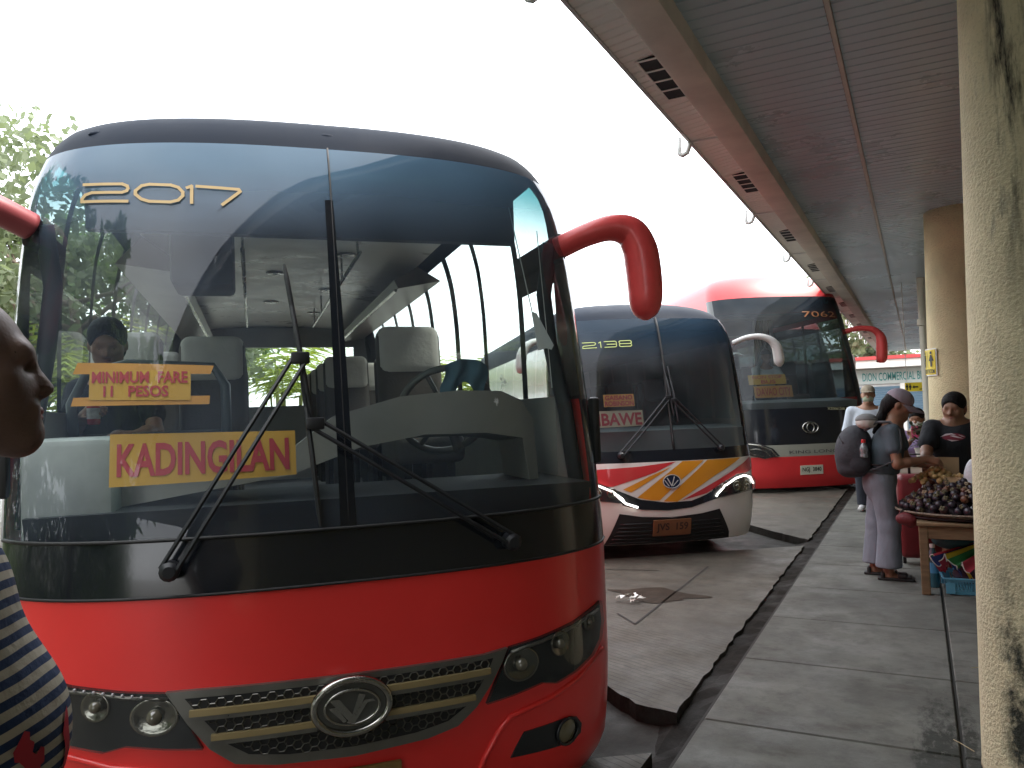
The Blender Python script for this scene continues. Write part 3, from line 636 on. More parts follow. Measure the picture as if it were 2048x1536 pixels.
class Bus:
    P, Q = 2.6, 2.2
    def __init__(s, name, label, th, x0, y0, zg, prof, L, group='buses parked nose-in along the walkway'):
        s.root = thing(name, label, 'bus', (x0, y0, 0), th, group)
        a = np.array(prof, float); s.w = pchip(a[:, 0], a[:, 1]); s.n = pchip(a[:, 0], a[:, 2]); s.D = pchip(a[:, 0], a[:, 3])
        s.zs = [p[0] for p in prof]; s.L = L; s.zg = zg
    def fy(s, x, z):
        a = min(abs(x) / float(s.w(z)), .99999); return float(s.n(z) + s.D(z) * (1 - (1 - a**s.P)**(1 / s.Q)))
    def fn(s, x, z, off=0.0):
        y = s.fy(x, z); e = .01
        gx = (s.fy(x + e, z) - s.fy(x - e, z)) / (2 * e) if abs(x) + e < float(s.w(z)) else 3.0 * (1 if x > 0 else -1)
        gz = (s.fy(x, z + e) - s.fy(x, z - e)) / (2 * e); nn = Vector((gx, -1, gz)).normalized()
        return (x + nn.x * off, y + nn.y * off, z + nn.z * off)
    def side(s, z): return float(s.w(z))
    def shell(s, zrows, sides, part_of, mats, nphi=28):
        """rows at zrows, columns: nose angles, then side stations; part_of(zmid, phi or None, side, station index) -> part name"""
        ph = np.linspace(-math.pi / 2, math.pi / 2, nphi * 2 + 1); ns = len(sides)
        P = []
        for z in zrows:
            w, n, D = float(s.w(z)), float(s.n(z)), float(s.D(z)); row = []
            for y in reversed(sides): row.append((-w, max(y, n + D), z))
            for f in ph: row.append((w * math.copysign(abs(math.sin(f)) ** (2 / s.P), f), n + D * (1 - abs(math.cos(f)) ** (2 / s.Q)), z))
            for y in sides: row.append((w, max(y, n + D), z))
            P.append(row)
        nc = len(P[0]); bins = {}
        for r in range(len(zrows) - 1):
            zm = (zrows[r] + zrows[r + 1]) / 2
            for c in range(nc - 1):
                if c < ns: nm = part_of(zm, None, -1, ns - 1 - c)
                elif c >= ns + len(ph) - 1: nm = part_of(zm, None, 1, c - ns - len(ph) + 1)
                else: nm = part_of(zm, (ph[c - ns] + ph[c - ns + 1]) / 2, 0, 0)
                bins.setdefault(nm, MB()).add([P[r][c], P[r][c + 1], P[r + 1][c + 1], P[r + 1][c]], [(0, 1, 2, 3)])
        out = {}
        for nm, mb in bins.items():
            if nm is None: continue
            base = nm.split('#')[0]; out[nm] = build(base, mb, mats[base], s.root, 35, merge=True)
        # crown lid and tail
        top = P[-1]; lid = MB(); lid.add(top, [tuple(range(len(top)))]); build('roof_hatch', lid, mats['roof'], s.root)
        return out
    def on(s, name, poly, m, off=.004, step=.05, depth=.0, parent=None, smooth=40): return patch(name, poly, s.fn, m, parent or s.root, off, step, depth, smooth)
    def words(s, name, txt, x0, x1, z0, z1, m, off=.006, bold=0.0, slope=0.0, sp=1.0):
        return text_on(name, txt, lambda x, z: s.fn(x, z + slope * (x - x0), off), x0, x1, z0, z1, m, s.root, bold, sp)
    def stroke(s, mb, pts, wd, off=.006):
        for i in range(len(pts) - 1):
            a = Vector(pts[i]); b = Vector(pts[i + 1]); d = (b - a); L = d.length
            if L < 1e-6: continue
            nn = Vector((-d.y, d.x)) / L * wd / 2; e = d / L * wd * .3; k = max(1, int(L / .05))
            for j in range(k):
                p = a - e + (d + 2 * e) * (j / k); q = a - e + (d + 2 * e) * ((j + 1) / k)
                mb.add([s.fn(*(p - nn), off), s.fn(*(q - nn), off), s.fn(*(q + nn), off), s.fn(*(p + nn), off)], [(0, 1, 2, 3)])
    def wiper(s, piv, joint, blade, off=.05, r=.008):
        w = thing('wiper', None, None); w.parent = s.root
        P = lambda p, o=off: Vector(s.fn(p[0], p[1], o))
        a = MB(); pv = P(piv, .025); dx = (joint[0] - piv[0]); sg = 1 if dx > 0 else -1
        for o in (-.022, .022):
            pts = [P((piv[0] + (joint[0] - piv[0]) * t + o * .9, piv[1] + (joint[1] - piv[1]) * t + o * sg * -.35)) for t in np.linspace(0, 1, 9)]
            a.tube(pts, r, 6)
        a.lathe([(.03, -.02), (.03, .03), (.018, .04)], 12, at=pv, rot=Matrix.Rotation(R_(90), 3, 'X')); j = P(joint); a.bbox((-.03, -.015, -.02), (.03, .015, .02), .006, at=j)
        build('arm', a, M_wip, w, smooth=40)
        a = MB(); n = 12; pts = [P((blade[0][0] + (blade[1][0] - blade[0][0]) * t, blade[0][1] + (blade[1][1] - blade[0][1]) * t), .022) for t in np.linspace(0, 1, n)]
        a.tube(pts, [.006] + [.012] * (n - 2) + [.006], 6, flat=.8)
        m0 = len(pts) // 2; a.tube([pts[m0 - 3] + Vector((0, -.006, 0)), pts[m0] + Vector((0, -.03, 0)), pts[m0 + 3] + Vector((0, -.006, 0))], .008, 6); build('blade', a, M_wip, w, smooth=40)
    def mirror(s, sg, path, m, flat=.85, glass_at=(5, 6)):
        P = [np.array((sg * p[0], p[1], p[2], p[3])) for p in path]; out = []
        for i in range(len(P) - 1):
            p0, p1, p2, p3 = P[max(i - 1, 0)], P[i], P[i + 1], P[min(i + 2, len(P) - 1)]
            for t in np.linspace(0, 1, 7)[:-1]: out.append(.5 * (2 * p1 + (p2 - p0) * t + (2 * p0 - 5 * p1 + 4 * p2 - p3) * t * t + (3 * p1 - p0 - 3 * p2 + p3) * t**3))
        out.append(P[-1]); a = MB(); a.tube([q[:3] for q in out], [max(.004, q[3]) for q in out], 20, flat=flat); o = build('mirror', a, m, s.root, smooth=True)
        g0, g1 = path[glass_at[0]], path[glass_at[1]]; r = g0[3]; a = MB()
        a.bbox((-r * .55, -.004, -abs(g0[2] - g1[2]) * .5 - r * .55), (r * .55, .004, abs(g0[2] - g1[2]) * .5 + r * .4), .003, at=(sg * (g0[0] + g1[0]) / 2, (g0[1] + g1[1]) / 2 + r * flat * .8, (g0[2] + g1[2]) / 2)); build('glass', a, mat('mirror_glass', (.6, .62, .65), .03, metal=1), o)
        a = MB(); k0 = len(out) // 3; a.tube([out[q][:3] + np.array((sg * out[q][3] * .15, -out[q][3] * flat * .97, 0)) for q in range(k0, len(out) - 8)], .0035, 5); build('moulding', a, M_rub if m is M_mred else m, o, smooth=True)
        return o
    def wheels(s, ys, r=.46):
        for y in ys:
            for sg in (-1, 1):
                x = sg * (s.side(.5) - .17)
                w = thing('wheel', None, None); w.parent = s.root; w.location = (x, y, s.zg + r); w.rotation_euler = (0, R_(90), 0)
                a = MB(); a.lathe([(r * .62, -.12), (r * .94, -.125), (r, -.08), (r, .08), (r * .94, .125), (r * .62, .12)], 32, cap=False); build('tyre', a, M_tyre, w, smooth=40)
                a = MB(); a.lathe([(.05, .04 * sg), (r * .3, .05 * sg), (r * .45, .0), (r * .6, .09 * sg), (r * .64, .11 * sg)], 24); build('rim', a, M_silver, w, smooth=40)
    def plate(s, txt, x0, x1, z0, z1, base, ink, off=.02):
        p = s.on('license_plate', [(x0, z0), (x1, z0), (x1, z1), (x0, z1)], base, off, .05, .012)
        mx = (x1 - x0) * .08; mz = (z1 - z0) * .2
        t = text_on('number', txt, lambda x, z: s.fn(x, z, off + .003), x0 + mx, x1 - mx, z0 + mz, z1 - mz, ink, p, bold=.02)
        return p
    def seats(s, spots, z0, cover=M_cover, cloth=M_seat, W_=.42, H_=.66, ch=.27):
        proto = None
        for i, (x, y) in enumerate(spots):
            if proto is None:
                q = thing('seat', None, None); q.parent = s.root; R4 = Matrix.Rotation(R_(-9), 3, 'X')
                a = MB(); a.bbox((-W_ / 2, -.055, 0), (W_ / 2, .055, H_), .045, R4, (0, .2, z0 + .42), seg=3); build('backrest', a, cloth, q, smooth=50)
                a = MB(); a.bbox((-W_ / 2, -.25, -.07), (W_ / 2, .2, .07), .04, at=(0, 0, z0 + .42), seg=3); build('cushion', a, cloth, q, smooth=50)
                a = MB(); a.bbox((-W_ / 2 * .97, -.068, H_ - ch), (W_ / 2 * .97, .068, H_ + .018), .055, R4, (0, .2, z0 + .42), seg=4); build('headrest_cover', a, cover, q, smooth=60)
                a = MB(); a.box((-W_ / 2 + .05, -.2, z0), (-W_ / 2 + .09, .15, z0 + .36)); a.box((W_ / 2 - .09, -.2, z0), (W_ / 2 - .05, .15, z0 + .36)); build('frame', a, M_rub, q)
                proto = q
            else: q = copy_tree(proto, s.root)
            q.location = (x, y, 0)

def rows(*segs):
    out = []
    for a, b, n in segs: out += list(np.linspace(a, b, n + 1)[:-1])
    return out + [segs[-1][1]]

# ------------------------------------------------------------------ the near red bus
prof1 = [(.04,1.06,.10,.5),(.15,1.095,.03,.52),(.5,1.115,0,.54),(.9,1.115,0,.54),(1.1,1.113,.02,.54),(1.5,1.11,.10,.54),(2.0,1.10,.22,.53),(2.3,1.075,.31,.5),(2.45,1.045,.37,.5),(2.6,.99,.50,.5),(2.70,.91,.78,.52),(2.78,.78,1.08,.55),(2.83,.6,1.35,.5),(2.85,.35,1.6,.4)]
b = Bus('near_bus', 'nearest large red bus with black framed windshield, yellow destination boards and red mirrors', .80, -1.668, 2.018, -.083, prof1, 7.2)
B1 = b.root
WP = R_(78)                         # windshield wraps to here
st1 = [.86, 1.0, 1.32, 1.40, 2.02, 2.10, 2.68, 2.80, 3.42, 3.54, 4.16, 4.28, 4.90, 5.02, 5.64, 5.76, 6.38, 7.2]
zr1 = rows((.04, .15, 2), (.15, .913, 8), (.913, 1.09, 2), (1.09, 1.50, 4), (1.5, 2.06, 5), (2.06, 2.27, 2), (2.27, 2.47, 3), (2.47, 2.54, 2), (2.54, 2.6, 2), (2.6, 2.70, 4), (2.70, 2.78, 4), (2.78, 2.83, 3), (2.83, 2.85, 1))
def part1(z, ph, side, k):
    if z < .913: return 'lower_body'
    if ph is not None:
        if z < 1.09: return 'front_panel'
        if z < 2.47: return 'windshield#L' if -WP < ph < 0 else ('windshield#R' if 0 <= ph < WP else 'corner_pillar#%d' % (1 if ph > 0 else -1))
        return 'roof'
    if z < 1.09: return 'side_body'
    if 1.50 < z < 2.54:
        if k in (1, 2):                               # driver / front quarter windows
            if z < 2.06: return 'side_window#%d_%d' % (side, k)
            if z > 2.27: return 'quarter_glass#%d_%d' % (side, k)
            return 'corner_pillar#%d' % side
        if k >= 4 and k % 2 == 0 and k < 17: return 'side_window#%d_%d' % (side, k)
        if k == 0: return 'corner_pillar#%d' % side
        return 'window_pillar#%d_%d' % (side, k)
    if z > 2.54: return 'roof'
    return 'side_body'
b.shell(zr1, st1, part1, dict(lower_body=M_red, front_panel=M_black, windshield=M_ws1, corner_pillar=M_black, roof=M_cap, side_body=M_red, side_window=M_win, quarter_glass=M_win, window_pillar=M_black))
# tail with rear window
y = 7.2; a = MB(); a.rect((-1.1, y, .04), (1.1, y, .04), (1.1, y, 1.62), (-1.1, y, 1.62)); build('tail', a, M_red, B1); a = MB(); a.rect((-1.1, y, 2.34), (1.1, y, 2.34), (1.0, y, 2.6), (-1.0, y, 2.6)); a.rect((-1.0, y, 2.6), (1.0, y, 2.6), (.35, y, 2.85), (-.35, y, 2.85))
for sg in (-1, 1): a.rect((sg * 1.1, y, 1.62), (sg * .98, y, 1.62), (sg * .98, y, 2.34), (sg * 1.1, y, 2.34))
build('tail_upper', a, M_int, B1); a = MB(); a.rect((-.98, y, 1.62), (.98, y, 1.62), (.98, y, 2.34), (-.98, y, 2.34)); build('rear_window', a, M_win, B1)
# seals: lower edge, centre post, top edge
a = MB()
for z, r in ((1.09, .0065),): a.tube([b.fn(x, z, .002) for x in np.linspace(-1.07, 1.07, 45) * (1 if z < 2 else .955)], r, 6)
build('windshield_seal', a, M_rub, B1, smooth=True)
a = MB(); 
for x0 in (-.021,): a.tube([b.fn(.005, z, .0) for z in np.linspace(1.09, 2.475, 24)], .004, 6)
build('centre_joint', a, M_rub, B1, smooth=True)
b.on('centre_post', [(-.022, 1.09), (.030, 1.09), (.024, 1.7), (.010, 2.25), (-.018, 2.25), (-.020, 1.7)], M_black, .003, .08)
a = MB(); a.tube([b.fn(x, .918, .002) for x in np.linspace(-1.09, 1.09, 45)], .005, 6); build('panel_gap', a, M_rub, B1, smooth=True)
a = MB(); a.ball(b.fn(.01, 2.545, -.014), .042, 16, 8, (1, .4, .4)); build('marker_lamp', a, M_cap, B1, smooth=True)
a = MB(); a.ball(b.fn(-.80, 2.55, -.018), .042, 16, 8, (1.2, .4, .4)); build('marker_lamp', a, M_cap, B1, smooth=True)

# grille: dark chrome surround, black recess, honeycomb, tan slats, oval badge
G = [(-.555, .634), (-.45, .634), (0, .625), (.45, .622), (.535, .630), (.512, .585), (.470, .520), (.412, .452), (.345, .402), (.24, .380), (.0, .366), (-.24, .378), (-.36, .398), (-.432, .452), (-.495, .535)]
Gi = [(-.50, .612), (0, .606), (.478, .606), (.462, .575), (.425, .518), (.372, .462), (.31, .426), (.2, .408), (0, .398), (-.2, .406), (-.32, .424), (-.388, .468), (-.445, .54)]
g = b.on('grille', G, M_dkchrome, .018, .04, .03)
b.on('recess', Gi, mat('grille_black', (.006, .006, .007), .6), .0195, .04, parent=g)
def inpoly(x, z, pl):
    c = False
    for i in range(len(pl)):
        p, q = pl[i], pl[i - 1]
        if (p[1] > z) != (q[1] > z) and x < (q[0] - p[0]) * (z - p[1]) / (q[1] - p[1]) + p[0]: c = not c
    return c
hx = MB(); R0 = .0165
for r in range(-2, 14):
    for cidx in range(-24, 25):
        cx = cidx * R0 * 1.5; cz = .39 + r * R0 * math.sqrt(3) + (R0 * math.sqrt(3) / 2 if cidx % 2 else 0)
        V = [(cx + R0 * math.cos(R_(60 * k)), cz + R0 * math.sin(R_(60 * k))) for k in range(6)]
        for k in (0, 1, 2):
            if inpoly(*V[k], Gi) and inpoly(*V[k + 1], Gi):
                p, q = Vector(b.fn(*V[k], .021)), Vector(b.fn(*V[k + 1], .021)); hx.tube([p, q], .0022, 4, cap=False)
build('honeycomb', hx, mat('honeycomb', (.12, .115, .10), .35, metal=.7), g)
for (za, zb, xl, xr) in ((.545, .578, -.485, .462), (.468, .499, -.425, .405)):
    for sg in (0, 1):
        x0, x1 = ((xl, -.115), (.10, xr))[sg]
        b.on('slat', [(x0, zb), (x1, zb), (x1, za + .014), (x0, za + .014)], M_gold, .034, .05, .014, parent=g)
        b.on('slat', [(x0, za + .0135), (x1, za + .0135), (x1, za), (x0, za)], M_dkchrome, .032, .05, .014, parent=g)
em = thing('badge', None, None); em.parent = B1
def ring(mb, cx, cz, rx, rz, r, off, n=40): mb.tube([b.fn(cx + rx * math.cos(t), cz + rz * math.sin(t), off) for t in np.linspace(0, 2 * math.pi, n + 1)], r, 8, cap=False)
b.on('plate', [(-.008 + .118 * math.cos(t), .537 + .083 * math.sin(t)) for t in np.linspace(0, 2 * math.pi, 41)[:-1]], mat('badge_grey', (.13, .13, .12), .3, metal=.7), .05, .04, .05, parent=em)
a = MB(); ring(a, -.008, .537, .118, .083, .012, .05); ring(a, -.008, .535, .085, .054, .005, .054); build('rim', a, M_chrome, em, smooth=True)
a = MB(); V0 = lambda x, z: b.fn(-.008 + x, .535 + z, .056)
for pl in ([(-.070, .030), (-.040, .030), (.0, -.022), (.022, .040), (.042, .034), (.008, -.044), (-.010, -.044)], [(-.020, -.046), (.006, -.050), (.048, .010), (.072, .010), (.066, .018), (.040, .018)], [(-.074, .006), (-.048, .006), (-.018, -.040), (-.028, -.044)]):
    vv, ff, oo = cdt(pl, .02); a.add([V0(*p) for p in vv], ff)
build('letter', a, M_chrome, em)
# headlights
HR = [(.545, .630), (.676, .641), (.83, .662), (.95, .690), (.985, .698), (.995, .62), (.975, .555), (.92, .512), (.83, .480), (.735, .462), (.672, .478), (.56, .462), (.452, .452), (.485, .516), (.522, .580)]
for sg in (-1, 1):
    h = thing('headlight', None, None); h.parent = B1
    pl = [(sg * x, z) for x, z in HR]; pl = pl if sg > 0 else pl[::-1]
    b.on('housing', pl, M_lampd, .006, .045, .01, parent=h)
    for (x, z, r, kind) in ((.905, .640, .03, 0), (.755, .600, .045, 1), (.588, .562, .058, 2)):
        n = 22; nv = Vector(b.fn(sg * x, z, .03)) - Vector(b.fn(sg * x, z, 0)); rot = nv.to_track_quat('Z', 'Y').to_matrix(); p = Vector(b.fn(sg * x, z, .008))
        a = MB(); a.lathe([(r * .35, .001), (r * .8, .004), (r * .97, .010), (r, .008), (r * 1.02, .0)], n, at=p, rot=rot, sx=1.0 + .25 * (kind == 2), cap=False); build('reflector', a, M_refl if kind else M_dkchrome, h, smooth=True)
        a = MB(); a.ball(p + nv.normalized() * .006, r * .42, 14, 8); build('bulb', a, mat('bulb_glass', (.10, .09, .065), .12, coat=1), h, smooth=True)
    a = MB(); a.tube([b.fn(sg * x, z, .014) for x, z in ((.55, .612), (.676, .625), (.83, .646), (.96, .672))], .006, 6); build('trim', a, M_dkchrome, h, smooth=True)
    if sg < 0:
        a = MB()
        for q in range(9): a.ball(b.fn(-.62 - .027 * q, .626 + .004 * q, .022), .0055, 8, 6)
        build('marker_row', a, mat('marker_glass', (.32, .32, .33), .2, coat=1), h, smooth=True)
    b.on('lens', pl, M_lens, .018, .045, .012, parent=h)
# bumper sculpting and fog lamps
for sg in (-1, 1):
    a = MB()
    a.tube([b.fn(sg * x, z, .002) for x, z in ((.40, .17), (.45, .27), (.50, .345), (.545, .385), (.62, .398), (.72, .412), (.85, .447), (1.0, .508))], .010, 8); build('bumper_crease', a, M_red, B1, smooth=True)
    f = thing('fog_lamp', None, None); f.parent = B1
    pl = [(sg * x, z) for x, z in ((.60, .318), (.78, .318), (.835, .305), (.862, .27), (.858, .235), (.82, .215), (.70, .225), (.545, .238), (.565, .27))]; pl = pl if sg > 0 else pl[::-1]
    b.on('surround', pl, M_lampd, .004, .04, .008, parent=f)
    nv = Vector(b.fn(sg * .788, .268, .03)) - Vector(b.fn(sg * .788, .268, 0)); rot = nv.to_track_quat('Z', 'Y').to_matrix()
    a = MB(); a.lathe([(.045, .0), (.045, .018), (.036, .024), (.0, .026)], 24, at=b.fn(sg * .788, .268, -.014), rot=rot); build('lamp', a, mat('fog_glass', (.16, .135, .075), .15, coat=1), f, smooth=40)
    a = MB(); a.tube([b.fn(sg * (.788 + .05 * math.cos(t)), .268 + .048 * math.sin(t), .01) for t in np.linspace(0, 6.2832, 25)], .006, 6, cap=False); build('bezel', a, M_lampd, f, smooth=True)
b.plate('JVT  332', -.28, .150, .205, .325, mat('plate_orange', (.22, .13, .04), .5, var=.2), M_blk)
# fleet number, thin rounded strokes
M_num = mat('number_ochre', (.42, .29, .12), .5)
a = MB(); wd = .011
Z = lambda x: 2.302 - .048 * (x + .83)            # the digits follow the glass edge
def seg(*p): b.stroke(a, [(x, Z(x) - dz) for x, dz in p], wd)
seg((-.83, 0), (-.70, 0), (-.683, .008), (-.680, .018), (-.684, .027), (-.70, .033), (-.80, .033), (-.822, .041), (-.832, .056), (-.832, .067), (-.68, .067))
seg((-.655, .026), (-.635, .006), (-.61, 0), (-.54, 0), (-.515, .008), (-.50, .026), (-.50, .040), (-.515, .058), (-.54, .066), (-.61, .066), (-.635, .058), (-.655, .040), (-.655, .026))
seg((-.487, .008), (-.471, 0), (-.471, .066)); seg((-.455, 0), (-.315, .002), (-.310, .010), (-.37, .066))
build('fleet_number', a, M_num, B1)
b.wiper((-.533, 1.00), (-.13, 1.645), ((-.170, 1.985), (-.098, 1.43)))
b.wiper((.560, .995), (-.092, 1.425), ((-.128, 1.63), (-.086, 1.10)))
mp1 = [(1.02, .60, 2.17, .058), (1.12, .52, 2.215, .059), (1.22, .47, 2.240, .066), (1.30, .45, 2.22, .080), (1.338, .44, 2.155, .087), (1.352, .44, 2.08, .090), (1.36, .44, 1.97, .088), (1.358, .44, 1.90, .080), (1.356, .44, 1.855, .056), (1.355, .44, 1.832, .015)]
b.mirror(1, mp1, M_mred)
b.mirror(-1, [(p[0], p[1] - .06, p[2], p[3]) for p in mp1], mat('mirror_maroon', (.34, .07, .08), .45))
for sg in (-1, 1):                                   # black mirror foot on the corner post
    a = MB(); a.bbox((-.03, -.07, -.065), (.02, .05, .065), .02, at=(sg * 1.03, .64, 2.17), seg=3); build('mirror_foot', a, M_rub, B1, smooth=50)
    a = MB(); a.tube([(sg * 1.0, .64, 2.20), (sg * .99, .72, 1.98), (sg * 1.02, .74, 1.75), (sg * 1.05, .66, 1.45), (sg * 1.06, .58, 1.1)], .048, 8, flat=.7); build('inner_post', a, M_intd, B1, smooth=True)
    a = MB(); a.bbox((-.018, -.03, -.14), (.018, .03, .14), .015, at=b.fn(sg * 1.075, 1.36, .012)); build('corner_vent', a, M_rub, B1, smooth=40)
b.wheels((1.55, 5.4), .40)

# interior
a = MB(); a.box((-1.05, .45, .70), (1.05, 7.15, .75)); build('floor', a, M_intd, B1)
a = MB(); a.add([(-.86, .95, 2.52), (.86, .95, 2.52), (.86, 7.1, 2.52), (-.86, 7.1, 2.52), (-.4, .95, 2.565), (.4, .95, 2.565), (.4, 7.1, 2.565), (-.4, 7.1, 2.565)], [(0, 4, 7, 3), (4, 5, 6, 7), (5, 1, 2, 6)]); build('ceiling', a, M_ceilb, B1)
a = MB(); a.box((-.9, .84, 2.24), (.9, .90, 2.50)); build('header_board', a, M_intd, B1)
for sg in (-1, 1):
    a = MB(); a.add([(sg * 1.03, 2.9, 2.42), (sg * .72, 2.9, 2.36), (sg * .69, 2.9, 2.42), (sg * .86, 2.9, 2.52), (sg * 1.03, 7.1, 2.42), (sg * .72, 7.1, 2.36), (sg * .69, 7.1, 2.42), (sg * .86, 7.1, 2.52)], [(0, 1, 5, 4), (1, 2, 6, 5), (2, 3, 7, 6), (0, 1, 2, 3)]) if sg > 0 else a.add([(-1.0, 2.2, 2.36), (-.70, 2.2, 2.32), (-.67, 2.2, 2.38), (-.86, 2.2, 2.52), (-1.0, 7.1, 2.36), (-.70, 7.1, 2.32), (-.67, 7.1, 2.38), (-.86, 7.1, 2.52)], [(0, 1, 5, 4), (1, 2, 6, 5), (2, 3, 7, 6), (0, 1, 2, 3)])
    build('luggage_rack', a, mat('rack_brown', (.16, .13, .11), .35, var=.15), B1)
    a = MB(); a.tube([(sg * .70, 2.9 if sg > 0 else 2.2, 2.345 if sg > 0 else 2.31), (sg * .70, 7.1, 2.345 if sg > 0 else 2.31)], .012, 6); build('rack_rail', a, M_chrome, B1)
    a = MB(); a.box((sg * 1.07 - .03, .75, .75), (sg * 1.07 + .03, 7.1, 1.515)); build('wall_lining', a, M_int, B1)
    a = MB(); a.tube([(sg * .32, 1.9, 2.40), (sg * .32, 5.6, 2.40)], .012, 8)
    for q in range(5): a.tube([(sg * .32, 2.0 + .85 * q, 2.40), (sg * .32, 2.0 + .85 * q, 2.56)], .008, 6)
    build('handrail', a, M_chrome, B1, smooth=True)
for q in range(6):
    a = MB(); a.lathe([(.0, .0), (.05, -.008), (.065, -.004), (.07, .002)], 20, at=(.22 * (1 if q % 2 else -1) + .12, 2.0 + .75 * q, 2.56)); build('ceiling_lamp', a, M_chrome, B1, smooth=True)
a = MB(); a.bbox((-.66, 1.55, 2.14), (-.36, 1.95, 2.52), .03); build('monitor', a, M_intd, B1, smooth=40)
a = MB(); a.box((-.95, .95, 1.20), (-.55, 1.0, 1.3)); build('grab_panel', a, M_intd, B1)
for sg in (-1, 1): b_ = MB(); b_.box((sg * .98 - .07, 7.08, .75), (sg * .98 + .07, 7.14, 2.45)); build('rear_post', b_, M_int, B1)
a = MB(); a.box((-1.0, 7.06, 2.32), (1.0, 7.14, 2.55)); build('rear_header', a, M_int, B1)
a = MB(); a.box((-1.04, 7.08, .75), (1.04, 7.13, 1.62)); build('rear_lining', a, M_int, B1)
# dashboard: dark cabinet, left box, long cowl and instrument hood
a = MB(); a.add([(-1.0, .42, .75), (1.0, .42, .75), (1.0, .30, 1.16), (-1.0, .30, 1.16), (-1.0, .95, 1.16), (1.0, .95, 1.16)], [(0, 1, 2, 3), (3, 2, 5, 4)]); build('dashboard', a, mat('dash_black', (.018, .019, .021), .75), B1)
a = MB(); a.bbox((-1.02, .34, 1.05), (-.74, .80, 1.415), .03); build('side_locker', a, mat('locker_grey', (.30, .31, .30), .55, var=.2, vscale=6), B1, smooth=40)
cw = [(-.74, 1.16), (-.74, 1.26), (-.16, 1.34), (.0, 1.46), (.25, 1.525), (.5, 1.545), (.70, 1.54), (.80, 1.50), (.86, 1.42), (.88, 1.16), (.83, 1.16), (.80, 1.34), (.62, 1.37), (.35, 1.375), (.1, 1.34), (-.16, 1.25), (-.5, 1.20)]
vv, ff, oo = cdt(cw, .08); a = MB(); k = len(oo)
off = lambda x: .36 + .28 * (abs(x) / 1.0) ** 2
a.add([(x, off(x), z) for x, z in vv], ff); a.add([(x, off(x), z) for x, z in oo] + [(x, off(x) + .35, z - .02) for x, z in oo], [(i, (i + 1) % k, k + (i + 1) % k, k + i) for i in range(k)]); build('dash_cowl', a, mat('cowl_grey', (.27, .265, .24), .5, var=.12, vscale=4), B1, smooth=40)
a = MB(); tt = Matrix.Rotation(R_(-62), 3, 'X'); a.tube([tt @ Vector((.215 * math.cos(t), .215 * math.sin(t), 0)) + Vector((.56, .92, 1.47)) for t in np.linspace(0, 2 * math.pi, 33)], .016, 8, cap=False); a.tube([Vector((.56, .92, 1.47)), Vector((.56, .70, 1.30))], .025, 8)
for t in (0, 2.1, 4.2): a.tube([Vector((.56, .92, 1.47)), tt @ Vector((.21 * math.cos(t), .21 * math.sin(t), 0)) + Vector((.56, .92, 1.47))], .012, 6)
build('steering_wheel', a, mat('wheel_grey', (.12, .115, .10), .5), B1, smooth=True)
# seats
a_seats = [(.55, 1.45), (-.92, 1.72), (-.50, 1.95)]
for r in range(4):
    yy = 3.55 + .80 * r
    a_seats += [(.44, yy), (.85, yy), (-.92, yy - .6), (-.50, yy - .6)]
b.seats([(x, y) for x, y in a_seats], .86, W_=.36)
a = MB(); a.tube([(-1.0, 1.15, 1.15), (-1.02, 1.15, 1.55), (-.96, 1.15, 1.68), (-.80, 1.15, 1.72), (-.45, 1.15, 1.70), (-.40, 1.15, 1.62), (-.40, 1.15, 1.1)], .022, 8); build('guard_rail', a, mat('rail_grey', (.10, .11, .115), .4), B1, smooth=True)
a = MB(); a.bbox((-.98, 1.17, .8), (-.42, 1.19, 1.42), .006); build('guard_panel', a, M_intd, B1)
# cracked stone chips in the glass
a = MB(); rnd = random.Random(5)
for (cx, cz, rr) in ((.600, 1.562, .03), (.565, 1.49, .016)):
    for q in range(26):
        t = rnd.random() * 6.283; r0 = rnd.random() * rr * .5; r1 = r0 + rnd.random() * rr * .8; b.stroke(a, [(cx + r0 * math.cos(t) * .6, cz + r0 * math.sin(t)), (cx + r1 * math.cos(t + .3) * .6, cz + r1 * math.sin(t + .3))], .0016, .003)
build('glass_chip', a, mat('chip_white', (.6, .62, .62), .4), B1)

# boards and tapes behind the near bus's glass, cloth on its steering wheel, tassels: things of their own
M_byel = mat('board_yellow', (.54, .29, .03), .6, var=.08); M_bred = mat('board_red', (.40, .028, .04), .6); M_tape = mat('tape_orange', (.55, .24, .03), .5, var=.08, vscale=14)
def b1_thing(name, label, cat, group=None):
    t = thing(name, label, cat, B1.location, B1.rotation_euler.z, group); return t
t = b1_thing('destination_board', 'long yellow destination board with large red letters behind the near bus windshield', 'sign')
f3 = lambda x, z, off=0.0: (x, b.fy(x, z) + .09 - off, z)
patch('board', [(-.735, 1.252), (-.15, 1.266), (-.15, 1.414), (-.735, 1.424)], f3, M_byel, t, 0, .05, .012)
text_on('lettering', 'KADINGILAN', lambda x, z: f3(x, z, .003), -.712, -.172, 1.283, 1.392, M_bred, t, bold=.03)
t = b1_thing('fare_sign', 'small yellow fare notice taped inside the near windshield with orange strips', 'sign')
f4 = lambda x, z, off=0.0: (x, b.fy(x, z) + .012 - off, z)
patch('tape', [(-.845, 1.626), (-.415, 1.612), (-.405, 1.640), (-.83, 1.664)], f4, M_tape, t, 0, .05)
patch('tape', [(-.848, 1.520), (-.420, 1.512), (-.418, 1.540), (-.840, 1.548)], f4, M_tape, t, 0, .05)
patch('card', [(-.790, 1.538), (-.477, 1.527), (-.477, 1.624), (-.790, 1.638)], f4, M_byel, t, .003, .05)
text_on('lettering', 'MINIMUM  FARE', lambda x, z: f4(x, z - .03 * (x + .79), .006), -.782, -.486, 1.593, 1.632, M_bred, t, bold=.03)
